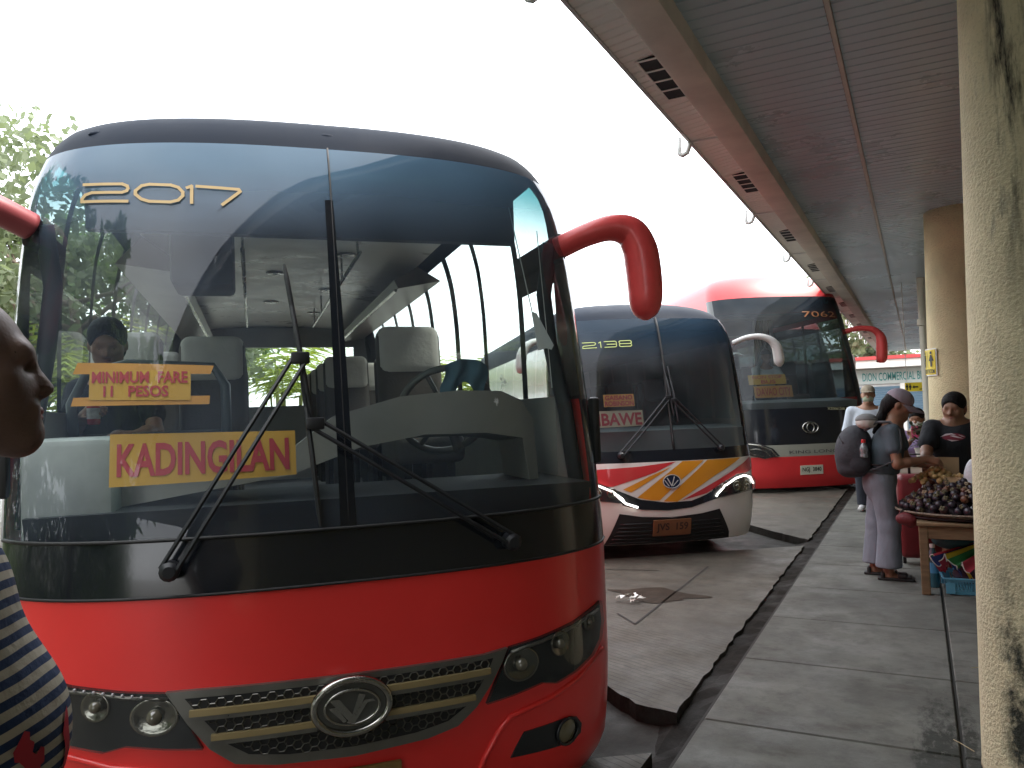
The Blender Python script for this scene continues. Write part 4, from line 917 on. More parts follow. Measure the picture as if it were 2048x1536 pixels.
text_on('lettering', '11   PESOS', lambda x, z: f4(x, z - .03 * (x + .79), .006), -.745, -.545, 1.548, 1.585, M_bred, t, bold=.03)
t = b1_thing('rag', 'blue cloth draped over the steering wheel inside the near bus', 'cloth')
a = MB(); nx, nz_ = 14, 9; rnd = random.Random(2); vs = []
for j in range(nz_):
    for i in range(nx):
        u = i / (nx - 1); v = j / (nz_ - 1); x = .52 + .20 * u + .01 * math.sin(6 * v); z = 1.665 + .03 * math.sin(math.pi * u) - v * (.13 + .03 * math.sin(9 * u)); vs.append((x, .80 + .02 * math.sin(14 * u + 2 * v) - .05 * (1 - v), z))
a.add(vs, [(j * nx + i, j * nx + i + 1, (j + 1) * nx + i + 1, (j + 1) * nx + i) for j in range(nz_ - 1) for i in range(nx - 1)])
build('cloth', a, mat('rag_blue', (.09, .17, .22), .9), t, smooth=True)
t = b1_thing('pennant', 'white hanging pennant on a thin string at the near bus side glass', 'pennant')
P = [(.745, .62, 2.31), (.83, .60, 2.06), (.88, .57, 1.86)]
a = MB(); a.tube([(.80, .62, 2.36), (.875, .57, 1.885)], .0025, 5); a.tube([(.93, .62, 2.25), (.955, .57, 1.55)], .002, 5); build('string', a, M_white, t)
a = MB(); a.add([(.872, .57, 1.885), (.895, .565, 1.875), (.965, .555, 1.735), (.955, .557, 1.715), (.93, .56, 1.722), (.895, .565, 1.712)], [(0, 1, 2, 3, 4, 5)]); build('flag', a, mat('pennant_white', (.75, .75, .76), .8), t)
# ------------------------------------------------------------------ the white bus with orange stripes
prof2 = [(.15,.98,.1,.42),(.3,1.0,.03,.45),(.5,1.02,0,.5),(.8,1.025,0,.5),(1.2,1.025,.08,.5),(1.8,1.01,.22,.48),(2.1,.985,.3,.45),(2.3,.94,.38,.45),(2.42,.87,.5,.45),(2.5,.78,.7,.45),(2.56,.62,.95,.5),(2.59,.4,1.2,.5),(2.6,.25,1.4,.3)]
b2 = Bus('striped_bus', 'smaller white bus with orange and red stripes, lit headlights and white mirrors', .645, -2.11, 7.25, -.083, prof2, 6.8)
def bus_parts(z1, z2, z3, zs0, zs1, wp, glassn):
    def f(z, ph, side, k):
        if ph is not None:
            if z < z1: return 'lower_body'
            if z < z2: return 'front_panel'
            if z < z3: return 'windshield' if abs(ph) < wp else 'corner_pillar#%d' % (1 if ph > 0 else -1)
            return 'roof'
        if zs0 < z < zs1:
            if k in (1, 2) or (k >= 4 and k % 2 == 0 and k < glassn): return 'side_window#%d_%d' % (side, k)
            return 'window_pillar#%d_%d' % (side, k)
        if z > zs1: return 'roof'
        return 'side_body'
    return f
st2 = [.75, .9, 1.22, 1.30, 1.92, 2.0, 2.68, 2.76, 3.44, 3.52, 4.2, 4.28, 4.96, 5.04, 5.72, 5.8, 6.4, 6.8]
zr2 = rows((.15, .93, 8), (.93, 1.04, 2), (1.04, 1.3, 3), (1.3, 2.12, 8), (2.12, 2.34, 3), (2.34, 2.42, 2), (2.42, 2.56, 5), (2.56, 2.6, 2))
b2.shell(zr2, st2, bus_parts(.93, 1.04, 2.34, 1.30, 2.12, R_(74), 17), dict(lower_body=M_bwhite, front_panel=M_black, windshield=M_wsf, corner_pillar=M_black, roof=M_cap, side_body=M_bwhite, side_window=mat('curtained_pane', (.60, .63, .60), .25, var=.12, vscale=2.5, coat=.4), window_pillar=M_bwhite))
def tail(bs, y, z0, z1, z2, m):
    w = bs.side(z0 + .4); a = MB(); a.rect((-w, y, z0), (w, y, z0), (w, y, z1), (-w, y, z1)); a.rect((-w, y, z1), (w, y, z1), (w * .3, y, z2), (-w * .3, y, z2)); build('tail', a, m, bs.root)
tail(b2, 6.8, .15, 2.2, 2.6, M_silver)
M_or = mat('stripe_orange', (.58, .24, .015), .35, coat=.5, var=.05); M_sr = mat('stripe_red', (.45, .03, .035), .35, coat=.5, var=.05)
b2.on('stripe', [(-1.0, .855), (-.67, .878), (-.3, .893), (.07, .925), (-.14, .835), (-.55, .715), (-.75, .72), (-1.0, .77)], M_sr, .003)
b2.on('stripe', [(-.46, .685), (-.2, .80), (-.02, .865), (.02, .88), (-.16, .78), (-.385, .655)], M_or, .0035)
b2.on('stripe', [(.135, .926), (.355, .926), (.10, .745), (-.115, .568), (-.20, .575), (-.33, .605), (-.10, .77)], M_or, .003)
b2.on('stripe', [(.39, .926), (.79, .926), (.45, .77), (.06, .548), (-.075, .558), (.15, .74)], M_or, .0034)
b2.on('stripe', [(.93, .922), (.99, .895), (.985, .80), (.86, .775), (.72, .772), (.55, .705), (.36, .61), (.10, .556), (.40, .69), (.70, .82)], M_sr, .003)
b2.on('smile_bar', [(-.47, .66), (-.30, .585), (-.04, .545), (.2, .55), (.36, .60), (.50, .672), (.50, .565), (.2, .487), (-.04, .472), (-.29, .49), (-.47, .54)], M_black, .006)
b2.on('grille', [(-.5, .46), (-.3, .425), (0, .405), (.3, .425), (.495, .455), (.62, .22), (.63, .155), (-.63, .155), (-.6, .22)], mat('grille_black', ()), .006, .05)
a = MB()
for q in range(6): a.tube([b2.fn(x, .19 + .038 * q, .009) for x in np.linspace(-.50 + .025 * (5 - q), .50 - .025 * (5 - q), 14)] if False else [b2.fn(x, .18 + .036 * q, .009) for x in np.linspace(-.58 + .018 * q, .58 - .018 * q, 14)], .005, 5)
build('grille_bars', a, M_lampd, b2.root, smooth=True)
b2.on('corner_slot', [(.955, .56), (1.005, .57), (1.005, .40), (.955, .40)], M_black, .004)
for sg in (-1, 1):
    h = thing('headlight', None, None); h.parent = b2.root
    pl = [(sg * x, z) for x, z in ((.43, .645), (.55, .695), (.68, .75), (.80, .772), (.90, .745), (.97, .68), (.96, .60), (.80, .597), (.60, .575), (.41, .55))]; pl = pl if sg > 0 else pl[::-1]
    b2.on('housing', pl, M_lampd, .008, .04, .006, parent=h)
    for x in (.56, .70, .83):
        nv = Vector(b2.fn(sg * x, .665, .03)) - Vector(b2.fn(sg * x, .665, 0)); a = MB(); a.lathe([(.02, .0), (.045, .012), (.05, .004)], 18, at=b2.fn(sg * x, .655, .012), rot=nv.to_track_quat('Z', 'Y').to_matrix(), cap=False); a.ball(b2.fn(sg * x, .655, .014), .022, 12, 8); build('reflector', a, M_refl, h, smooth=True)
    a = MB(); a.tube([b2.fn(sg * x, z, .02) for x, z in ((.945, .66), (.89, .725), (.80, .752), (.69, .733), (.56, .672), (.47, .60), (.455, .575))], .009, 8)
    if sg < 0: a.tube([b2.fn(sg * x, z, .02) for x, z in ((.56, .672), (.49, .60), (.44, .555), (.33, .515))], .009, 8)
    build('led_strip', a, M_led, h, smooth=True)
    b2.on('lens', pl, M_lens, .036, .05, .02, parent=h)
em = thing('badge', None, None); em.parent = b2.root
b2.on('plate', [(.01 + .088 * math.cos(t), .742 + .066 * math.sin(t)) for t in np.linspace(0, 6.2832, 33)[:-1]], mat('badge_blue', (.012, .02, .05), .2, coat=.6), .012, .03, .01, parent=em)
a = MB(); a.tube([b2.fn(.01 + .085 * math.cos(t), .742 + .063 * math.sin(t), .014) for t in np.linspace(0, 6.2832, 33)], .004, 6, cap=False); b2.stroke(a, [(-.035, .775), (.008, .70), (.035, .785)], .010, .016); b2.stroke(a, [(-.06, .755), (-.02, .70)], .008, .016); b2.stroke(a, [(.02, .70), (.07, .75)], .008, .016); build('letter', a, M_silver, em)
b2.plate('JVS  159', -.185, .185, .245, .39, mat('plate_brown', (.16, .065, .025), .6, var=.2), mat('plate_ink', (.03, .012, .008), .6), .03)
M_lime = mat('number_lime', (.42, .50, .16), .5); a = MB()
for pl in ([(-.70, 2.104), (-.59, 2.104), (-.578, 2.095), (-.578, 2.086), (-.59, 2.077), (-.69, 2.071), (-.70, 2.062), (-.70, 2.048), (-.572, 2.050)], [(-.548, 2.096), (-.53, 2.107), (-.53, 2.05)], [(-.495, 2.108), (-.39, 2.109), (-.378, 2.10), (-.378, 2.06), (-.39, 2.052), (-.495, 2.051)], [(-.47, 2.080), (-.378, 2.080)], [(-.34, 2.082), (-.35, 2.09), (-.35, 2.103), (-.338, 2.111), (-.24, 2.112), (-.228, 2.103), (-.228, 2.09), (-.24, 2.082), (-.34, 2.082), (-.35, 2.073), (-.35, 2.062), (-.338, 2.053), (-.24, 2.054), (-.228, 2.063), (-.228, 2.074), (-.24, 2.082)]):
    b2.stroke(a, pl, .008, .005)
build('fleet_number', a, M_lime, b2.root)
b2.wiper((-.46, 1.0), (.06, 1.53), ((.055, 1.88), (.10, 1.36)), .04); b2.wiper((.54, 1.03), (.115, 1.50), ((.10, 1.84), (.135, 1.30)), .04)
a = MB(); a.tube([b2.fn(.065 - .0 * z, z, .0) for z in np.linspace(1.04, 2.34, 14)], .022, 6, flat=.5); build('centre_post', a, M_rub, b2.root, smooth=True)
for sg in (-1, 1):
    b2.mirror(sg, [(.93, .50, 2.08, .030), (1.04, .42, 2.125, .032), (1.16, .36, 2.13, .036), (1.26, .33, 2.09, .045), (1.315, .32, 2.02, .056), (1.335, .32, 1.93, .060), (1.34, .32, 1.86, .056), (1.34, .32, 1.815, .02)], mat('mirror_white', (.62, .62, .60), .35, coat=.3, var=.06))
b2.wheels((1.45, 5.3), .40)
a = MB(); a.box((-.95, .4, .65), (.95, 6.7, .70)); build('floor', a, M_intd, b2.root)
a = MB(); a.box((-.9, .8, 2.24), (.9, 6.7, 2.26)); build('ceiling', a, M_intd, b2.root)
a = MB(); a.add([(-.9, .35, .7), (.9, .35, .7), (.9, .3, 1.22), (-.9, .3, 1.22), (-.9, .8, 1.25), (.9, .8, 1.25)], [(0, 1, 2, 3), (3, 2, 5, 4)]); build('dashboard', a, M_int, b2.root)
b2.seats([(.45, 1.2), (-.62, 1.5)] + [(x, 2.3 + .8 * r) for r in range(5) for x in (-.75, -.35, .35, .75)], .68, cover=mat('cover_dim', (.16, .16, .17), .8), W_=.36)
def bthing(bs, name, label, cat, group=None): return thing(name, label, cat, bs.root.location, bs.root.rotation_euler.z, group)
t = bthing(b2, 'route_card', 'small orange route card with two rows of red words behind the striped bus windshield', 'sign')
f5 = lambda x, z, off=0.0: (x, b2.fy(x, z) + .014 - off, z)
M_oc = mat('card_orange', (.55, .24, .05), .6)
patch('card', [(-.56, 1.465), (-.265, 1.465), (-.265, 1.585), (-.56, 1.585)], f5, M_oc, t, 0, .06)
text_on('lettering', 'GAISANO', lambda x, z: f5(x, z, .003), -.545, -.28, 1.53, 1.576, M_bred, t, bold=.03); text_on('lettering', 'ROBINSON', lambda x, z: f5(x, z, .003), -.55, -.275, 1.474, 1.52, M_bred, t, bold=.03)
t = bthing(b2, 'destination_board', 'faded cream destination board with red letters behind the striped bus windshield', 'sign')
f6 = lambda x, z, off=0.0: (x, b2.fy(x, z) + .05 - off, z)
patch('board', [(-.79, 1.265), (-.185, 1.275), (-.185, 1.425), (-.79, 1.43)], f6, mat('board_cream', (.50, .40, .26), .6), t, 0, .06, .01)
text_on('lettering', 'KIBAWE', lambda x, z: f6(x, z, .003), -.715, -.20, 1.285, 1.405, M_bred, t, bold=.03)

# ------------------------------------------------------------------ the tall red coach, and the coach behind it
prof3 = [(.08,1.17,.08,.5),(.25,1.21,.02,.55),(.8,1.23,0,.6),(1.3,1.23,.04,.6),(2.,1.22,.2,.6),(2.6,1.20,.38,.6),(3.0,1.18,.52,.6),(3.25,1.165,.65,.58),(3.42,1.13,.78,.55),(3.55,1.06,.92,.55),(3.66,.93,1.1,.55),(3.75,.70,1.45,.5),(3.78,.4,1.9,.4)]
st3 = [1.05, 1.3, 2.3, 2.4, 3.5, 3.6, 4.8, 4.9, 6.1, 6.2, 7.4, 7.5, 8.7, 8.8, 10.0, 10.1, 11.0, 11.4]
zr3 = rows((.08, .58, 6), (.58, .77, 2), (.77, 1.35, 5), (1.35, 1.5, 2), (1.5, 2.9, 9), (2.9, 3.24, 4), (3.24, 3.4, 3), (3.4, 3.55, 4), (3.55, 3.75, 6), (3.75, 3.78, 1))
def coach_part(z, ph, side, k):
    if ph is not None:
        if z < .58: return 'lower_body'
        if z < .77: return 'grey_band' if abs(ph) < R_(70) else 'lower_body'
        if z < 1.35: return 'front_panel' if abs(ph) < R_(78) else 'lower_body'
        if z < 3.24: return 'windshield' if abs(ph) < R_(72) else 'corner_pillar#%d' % (1 if ph > 0 else -1)
        return 'roof'
    if 1.5 < z < 2.9:
        return 'side_window#%d_%d' % (side, k) if k in (1, 2) or (k >= 4 and k % 2 == 0 and k < 17) else 'window_pillar#%d_%d' % (side, k)
    return 'roof' if z > 3.4 else 'side_body'
def coach(name, label, th, x0, y0, mirror_m):
    c = Bus(name, label, th, x0, y0, -.083, prof3, 11.4)
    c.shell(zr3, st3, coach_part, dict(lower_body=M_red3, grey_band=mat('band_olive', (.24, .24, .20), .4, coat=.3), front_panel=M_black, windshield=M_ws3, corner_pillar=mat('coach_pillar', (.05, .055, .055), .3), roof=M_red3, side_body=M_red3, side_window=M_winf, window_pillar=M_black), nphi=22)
    tail(c, 11.4, .08, 3.2, 3.78, M_red3)
    for sg in (-1, 1):
        h = thing('headlight', None, None); h.parent = c.root
        pl = [(sg * x, z) for x, z in ((.52, .60), (.62, .72), (.80, .80), (1.0, .83), (1.15, .82), (1.12, .70), (.98, .62), (.75, .56))]; pl = pl if sg > 0 else pl[::-1]
        c.on('housing', pl, M_lampd, .008, .06, .006, parent=h)
        a = MB(); a.tube([c.fn(sg * x, z, .02) for x, z in ((.56, .585), (.65, .70), (.82, .775), (1.0, .80), (1.12, .80))], .016, 6); a.tube([c.fn(sg * x, z, .02) for x, z in ((.66, .60), (.74, .68), (.86, .72), (.98, .70), (.9, .63), (.74, .60))], .010, 6); build('trim', a, M_chrome, h, smooth=True)
        c.on('lens', pl, M_lens, .03, .06, .02, parent=h)
    em = thing('badge', None, None); em.parent = c.root
    a = MB(); a.tube([c.fn(.01 + .13 * math.cos(t), 1.03 + .085 * math.sin(t), .012) for t in np.linspace(0, 6.2832, 33)], .012, 6, cap=False); a.tube([c.fn(.01 + .06 * math.cos(t), 1.03 + .07 * math.sin(t), .012) for t in np.linspace(0, 6.2832, 25)], .008, 6, cap=False); build('ring', a, M_chrome, em, smooth=True)
    for sg in (-1, 1):
        c.mirror(sg, [(1.08, .75, 2.62, .05), (1.28, .62, 2.665, .052), (1.46, .52, 2.64, .058), (1.56, .48, 2.56, .074), (1.60, .47, 2.45, .098), (1.60, .47, 2.28, .106), (1.59, .47, 2.13, .10), (1.585, .47, 2.06, .05)], mirror_m)
    c.wheels((2.4, 8.2, 9.5), .5)
    a = MB(); a.box((-1.1, .6, 1.05), (1.1, 11.2, 1.1)); build('floor', a, M_intd, c.root)
    a = MB(); a.add([(-1.1, .5, .9), (1.1, .5, .9), (1.1, .45, 1.45), (-1.1, .45, 1.45), (-1.1, 1.0, 1.5), (1.1, 1.0, 1.5)], [(0, 1, 2, 3), (3, 2, 5, 4)]); build('dashboard', a, M_int, c.root)
    a = MB(); a.box((-1.1, 1.2, 2.98), (1.1, 11.2, 3.02)); build('ceiling', a, M_intd, c.root)
    c.seats([(.55, 1.6), (-.6, 2.0)] + [(x, 2.9 + .85 * r) for r in range(8) for x in (-.9, -.45, .45, .9)], 1.1, cover=mat('cover_dim', ()), W_=.42)
    for k in range(5):
        a = MB(); xx = [-.05 + .045 * q for q in range(9)]; 
        if k == 0:
            for q in range(8): a.tube([(.0 + .05 * q, 1.9 + .02 * (q % 2), 2.98), (.02 + .05 * q, 1.9, 1.7)], .02, 6)
            build('curtain', a, mat('curtain_grey', (.42, .43, .46), .9), c.root, smooth=True)
    return c
b3 = coach('tall_coach', 'tall red coach with cream city board, red mirrors and pale number plate', .60, -1.55, 13.3, M_mred)
b3.plate('NGJ  3840', -.19, .19, .285, .43, mat('plate_cream', (.46, .45, .36), .5, var=.1), M_blk, .012)
b3.words('maker_name', 'KING LONG', -.36, .46, .625, .675, mat('name_dark', (.04, .04, .04), .4), .008)
b3.words('serial_number', 'XZ0061288 TR', .34, .76, 1.305, 1.345, mat('number_cream', (.50, .48, .28), .5), .008, slope=-.05)
b3.words('fleet_number', '7062', .22, .86, 2.86, 2.96, mat('number_rust', (.30, .12, .05), .5), .01)
a = MB(); fr = [(-.98, 2.62), (-.34, 2.62), (-.34, 2.92), (-.98, 2.92)]
for i in range(4):
    p, q = fr[i], fr[(i + 1) % 4]; a.tube([(p[0], 1.15, p[1]), (q[0], 1.15, q[1])], .022, 6)
build('display_frame', a, mat('frame_tan', (.25, .21, .15), .5), b3.root)
a = MB(); a.bbox((-.98, 1.16, 2.62), (-.34, 1.2, 2.92), .01); build('display_box', a, M_intd, b3.root)
f7 = lambda x, z, off=0.0: (x, b3.fy(x, z) + .02 - off, z)
t = bthing(b3, 'city_board', 'lower orange city board with red letters behind the tall coach windshield', 'sign')
patch('board', [(-.80, 1.535), (-.20, 1.535), (-.20, 1.725), (-.80, 1.725)], f7, M_oc, t, 0, .08, .01)
text_on('lettering', 'DAVAO CITY', lambda x, z: f7(x, z, .003), -.77, -.23, 1.565, 1.695, M_bred, t, bold=.01)
t = bthing(b3, 'service_board', 'upper yellow service board above the orange city board in the tall coach', 'sign')
patch('board', [(-.86, 1.75), (-.28, 1.75), (-.28, 1.91), (-.86, 1.91)], f7, M_byel, t, 0, .08, .01)
text_on('lettering', 'NON STOP', lambda x, z: f7(x, z, .003), -.80, -.34, 1.845, 1.895, M_bred, t, bold=.02); text_on('lettering', 'BUS', lambda x, z: f7(x, z, .003), -.68, -.45, 1.765, 1.825, M_bred, t, bold=.02)
coach('far_coach', 'farthest red coach with a white mirror, mostly hidden behind the tall coach', .60, -2.45, 19.6, mat('mirror_white', ()))

# ================================================================== people
def skin(name, col): return mat(name, col, .5, bump=.1, bscale=180, var=.06, vscale=12, sub=.08)
M_skin = skin('skin_brown', (.25, .125, .075)); M_skin2 = skin('skin_tan', (.30, .155, .095)); M_skind = skin('skin_deep', (.135, .078, .058))
M_hair = mat('hair_black', (.008, .007, .007), .7, spec=.2, bump=.5, bscale=90, stretch=(1, 1, .15))
M_eyew = mat('eye_white', (.26, .22, .20), .3); M_eyed = mat('eye_dark', (.012, .008, .006), .1); M_lip = mat('lip', (.22, .075, .065), .45)
V3 = lambda *p: np.array(p, float)
def nrm(v): v = np.array(v, float); return v / np.linalg.norm(v)
class Head:
    def __init__(s, c, f, up=(0, 0, 1), sc=1.0):
        s.c = np.array(c, float); s.f = nrm(f); u = np.array(up, float); u = u - s.f * (u @ s.f); s.u = nrm(u); s.r = np.cross(s.f, s.u); s.sc = sc
        s.M = np.stack([s.r, s.f, s.u], 1)
    def p(s, r, f, u): return s.c + s.M @ (np.array([r, f, u]) * s.sc)
    def skull(s, jaw=0.0):
        k = s.sc; P = s.p; E = lambda c, r, kk=.03: ell(P(*c), np.array(r) * k, kk * k, s.M); C_ = lambda a, b_, ra, rb, kk=.02: cap_(P(*a), P(*b_), ra * k, rb * k, kk * k)
        out = [E((0, -.008, .028), (.076, .096, .088)), E((0, .028 + jaw, -.035), (.060, .062, .078), .04), C_((-.032, .02, -.062), (0, .068 + jaw, -.092), .028, .024, .03), C_((.032, .02, -.062), (0, .068 + jaw, -.092), .028, .024, .03),
               C_((-.032, .078 + jaw * .5, .026), (.032, .078 + jaw * .5, .026), .013, .013, .02), C_((0, .090, .012), (0, .106 + jaw * .35, -.024), .0085, .0145, .012), C_((-.013, .094, -.028), (.013, .094, -.028), .010, .010, .01),
               C_((-.018, .083 + jaw, -.053), (.018, .083 + jaw, -.053), .0085 + jaw * .2, .0085 + jaw * .2, .008), C_((-.016, .081 + jaw, -.066), (.016, .081 + jaw, -.066), .009 + jaw * .2, .009 + jaw * .2, .008),
               C_((-.045, .062, -.018), (-.03, .07, -.03), .016, .012, .03), C_((.045, .062, -.018), (.03, .07, -.03), .016, .012, .03)]
        for sg in (-1, 1):
            out.append(('-', ell(P(sg * .031, .094, .004), V3(.015, .010, .0075) * k, .010 * k, s.M)))
            out.append(E((sg * .031, .0785, .0095), (.0155, .0105, .0085), .006)); out.append(E((sg * .031, .0775, -.0055), (.014, .009, .005), .006))
            out.append(E((sg * .077, -.008, -.006), (.012, .022, .032), .01))
        return out
    def face(s, person, lids=False, lips=True, jaw=0.0):
        k = s.sc
        for sg in (-1, 1):
            a = MB(); a.ball(s.p(sg * .031, .0745, .003), .0115 * k, 12, 8); e = build('eye', a, M_eyew, person, smooth=True)
            a = MB(); a.ball(s.p(sg * .031, .0805, .002 - (.004 if lids else 0)), .0068 * k, 10, 8); build('iris', a, M_eyed, e, smooth=True)
            a = MB(); a.tube([s.p(sg * .014, .0915, .022), s.p(sg * .03, .0895, .028), s.p(sg * .05, .076, .024)], [.003 * k, .0040 * k, .002 * k], 6); build('eyebrow', a, M_hair, person, smooth=True)
        if lips:
            a = MB(); a.tube([s.p(-.024, .0845 + jaw, -.059), s.p(-.010, .0915 + jaw, -.056), s.p(0, .0925 + jaw, -.058), s.p(.010, .0915 + jaw, -.056), s.p(.024, .0845 + jaw, -.059)], [.002 * k, .0055 * k, .005 * k, .0055 * k, .002 * k], 8)
            a.tube([s.p(-.022, .084 + jaw, -.061), s.p(0, .0905 + jaw, -.067), s.p(.022, .084 + jaw, -.061)], [.002 * k, .0065 * k, .002 * k], 8); build('lips', a, M_lip, person, smooth=True)
def hand(w, d, palm_n, curl=.5, thumb=1, sc=1.0):
    """w wrist, d direction of the hand, palm_n normal of the back of the hand; five separate fingers"""
    w = np.array(w, float); d = nrm(d); n_ = np.array(palm_n, float); n_ = nrm(n_ - d * (n_ @ d)); s_ = np.cross(d, n_) * thumb
    out = [cap_(w, w + d * .075 * sc, .026 * sc, .030 * sc, .02), cap_(w + d * .03 * sc + s_ * .015 * sc, w + d * .08 * sc + s_ * .026 * sc, .016 * sc, .013 * sc, .015), cap_(w + d * .03 * sc - s_ * .015 * sc, w + d * .075 * sc - s_ * .028 * sc, .016 * sc, .012 * sc, .015)]
    for i, (o, L) in enumerate(((.027, .072), (.009, .080), (-.009, .074), (-.027, .058))):
        p = w + d * .082 * sc + s_ * o * sc; dd = d.copy()
        for j, (fr_, r) in enumerate(((.45, .0088), (.32, .0080), (.25, .0072))):
            dd = nrm(dd * math.cos(curl * (.7 + .3 * j)) - n_ * math.sin(curl * (.7 + .3 * j))); q = p + dd * L * fr_ * sc; out.append(cap_(p, q, r * sc, r * .94 * sc, .004)); p = q
    t0 = w + d * .028 * sc + s_ * .026 * sc; t1 = t0 + nrm(d * .7 + s_ * .75 - n_ * .2) * .04 * sc; t2 = t1 + nrm(d * .9 + s_ * .2 - n_ * .5) * .032 * sc
    return out + [cap_(t0, t1, .012 * sc, .010 * sc, .01), cap_(t1, t2, .010 * sc, .0085 * sc, .004)]
def limb(a, b_, c, ra, rb, rc, k=.02):
    m = (np.array(b_) + np.array(c)) / 2
    return [cap_(a, b_, ra, rb, k), cap_(b_, np.array(b_) * .65 + np.array(c) * .35, rb, rb * .97, k), cap_(np.array(b_) * .65 + np.array(c) * .35, c, rb * .97, rc, k)]
def torso(pelvis, chest, neckb, shl, shr, wd, dp, hipw):
    pelvis, chest, neckb, shl, shr = map(lambda v: np.array(v, float), (pelvis, chest, neckb, shl, shr)); ax = nrm(shr - shl); up = nrm(neckb - pelvis); fw = np.cross(up, ax); up = np.cross(ax, fw); M = np.stack([ax, fw, up], 1)
    return [ell(chest, (wd * .92, dp, .19), .06, M), ell(pelvis, (hipw, dp * .98, .15), .08, M), ell((pelvis + chest) / 2, (wd * .80, dp * .92, .18), .08, M), cap_(shl * .9 + shr * .1, shr * .9 + shl * .1, .062, .062, .06), cap_(chest + up * .1, neckb, .07, .052, .05)]
def decal(name, target, poly, origin, ax, ay, dr, m, parent, off=.003, step=.012):
    from mathutils.bvhtree import BVHTree
    me = target.data; bv = BVHTree.FromPolygons([v.co for v in me.vertices], [tuple(p.vertices) for p in me.polygons])
    vv, ff, oo = cdt(poly, step); pts = []; o, ax, ay, dr = map(Vector, (origin, ax, ay, dr)); dr.normalize()
    for x, y in vv:
        p = o + ax * x + ay * y; h = bv.ray_cast(p - dr * .6, dr)
        pts.append((h[0] - dr * off) if h[0] is not None else p)
    a = MB(); a.add(pts, ff); return build(name, a, m, parent, smooth=True)
# ---------------------------------------------------------------- woman with the backpack (profile, facing +X)
def fab(name, col, b_=.7): return mat(name, col, .9, bump=b_, bscale=11, var=.14, vscale=9, stretch=(1.4, 1.4, .6))
M_tee = fab('tee_slate', (.075, .10, .12)); M_trou = fab('trousers_mauve', (.18, .20, .235)); M_capm = fab('cap_lavender', (.27, .23, .27)); M_shoe = mat('sandal_black', (.012, .012, .012), .6)
HF = [(-.01, 9, 0)]
def person(name_label, loc, rz, group=None): return thing('person', name_label, 'person', loc, rz, group)
p = person('woman in slate tee, mauve trousers and lavender cap bending toward the fruit stall', (-.25, 7.05, 0), 0)
hd = Head((.115, 0, 1.395), (.93, .02, -.38), (.3, 0, 1), .98)
shR, shL = V3(.055, -.155, 1.185), V3(.075, .155, 1.19); elR = V3(.085, -.20, .93); wrR = V3(.29, -.10, .965); elL = V3(.14, .20, .93); wrL = V3(.31, .07, .90)
pel, ch, nb = V3(-.05, 0, .80), V3(.01, 0, 1.06), V3(.065, 0, 1.25)
hipR, hipL = V3(-.04, -.085, .78), V3(-.055, .085, .78); knR, knL = V3(.0, -.085, .43), V3(-.10, .10, .43); anR, anL = V3(-.02, -.09, .085), V3(-.13, .10, .085)
body = hd.skull() + [cap_(nb, hd.p(0, -.02, -.05), .05, .048, .03)] + torso(pel, ch, nb, shL, shR, .165, .105, .165) + limb(shR, elR, wrR, .045, .038, .026) + limb(shL, elL, wrL, .045, .038, .026) + hand(wrR, (.9, .25, -.25), (0, -.6, .8), .6, -1) + hand(wrL, (.9, -.3, -.3), (0, .6, .8), .6, 1)
body += limb(hipR, knR, anR, .075, .052, .036, .03) + limb(hipL, knL, anL, .075, .052, .036, .03)
for an in (anR, anL): body += [cap_(an, an + V3(.0, 0, -.045), .036, .034, .02), cap_(an + V3(-.02, 0, -.055), an + V3(.15, 0, -.065), .026, .020, .03)]
fineh = ((.04, .42, .0045),), ((-.30, .12, .006),), ((.86, 1.55, .0055),)
blob('body', body, M_skin, p, .013, fineh)
tee = torso(pel + V3(0, 0, .02), ch, nb - V3(0, 0, .03), shL, shR, .185, .125, .18) + [cap_(shR, shR * .5 + elR * .5, .062, .062, .03), cap_(shL, shL * .5 + elL * .5, .062, .062, .03), ('&', (0, 0, .845), (-.1, 0, -1)), ('-', ell(hd.p(0, -.03, -.15), (.07, .07, .09), .02))]
blob('tee_shirt', tee, M_tee, p, .011)
tr = [ell(pel + V3(0, 0, .0), (.125, .175, .16), .05), ell(pel + V3(-.035, 0, -.05), (.09, .15, .12), .06)] + [cap_(hipR, knR, .098, .082, .03), cap_(knR, V3(-.02, -.09, .06), .082, .102, .03), cap_(hipL, knL, .098, .082, .03), cap_(knL, V3(-.13, .10, .06), .082, .10, .03), ('&', (0, 0, .10), (0, 0, -1)), ('&', (0, 0, .97), (0, 0, 1))]
blob('trousers', tr, M_trou, p, .012)
for an, n_ in ((anR, 0), (anL, 1)):
    a = MB(); a.bbox((-.085, -.045, -.085), (.185, .045, -.06), .012, at=tuple(an)); a.bbox((.06, -.05, -.07), (.135, .05, -.022), .02, at=tuple(an), seg=3); a.bbox((-.06, -.048, -.07), (-.03, .048, -.02), .012, at=tuple(an)); a.bbox((.10, -.046, -.066), (.165, .046, -.04), .015, at=tuple(an)); build('sandal', a, M_shoe, p, smooth=40)
hr = [ell(hd.p(0, -.03, .035), V3(.085, .092, .088) * .98, .03, hd.M), ell(hd.p(0, -.07, -.02), V3(.066, .05, .075), .03, hd.M), ('-', ell(hd.p(0, .085, -.015), (.085, .07, .075), .02, hd.M)), cap_(hd.p(0, -.10, -.02), V3(-.02, -.02, 1.30), .035, .032, .03), cap_(V3(-.02, -.02, 1.30), V3(-.075, -.03, 1.18), .032, .018, .03)]
blob('hair', hr, M_hair, p, .0075)
cp = [ell(hd.p(0, -.010, .048), V3(.090, .108, .086), .02, hd.M), ('&', hd.p(0, 0, .030), -hd.u * 1.0 + hd.f * -.25), ]
blob('cap', cp, M_capm, p, .006)
a = MB(); nn = 15; vs = []
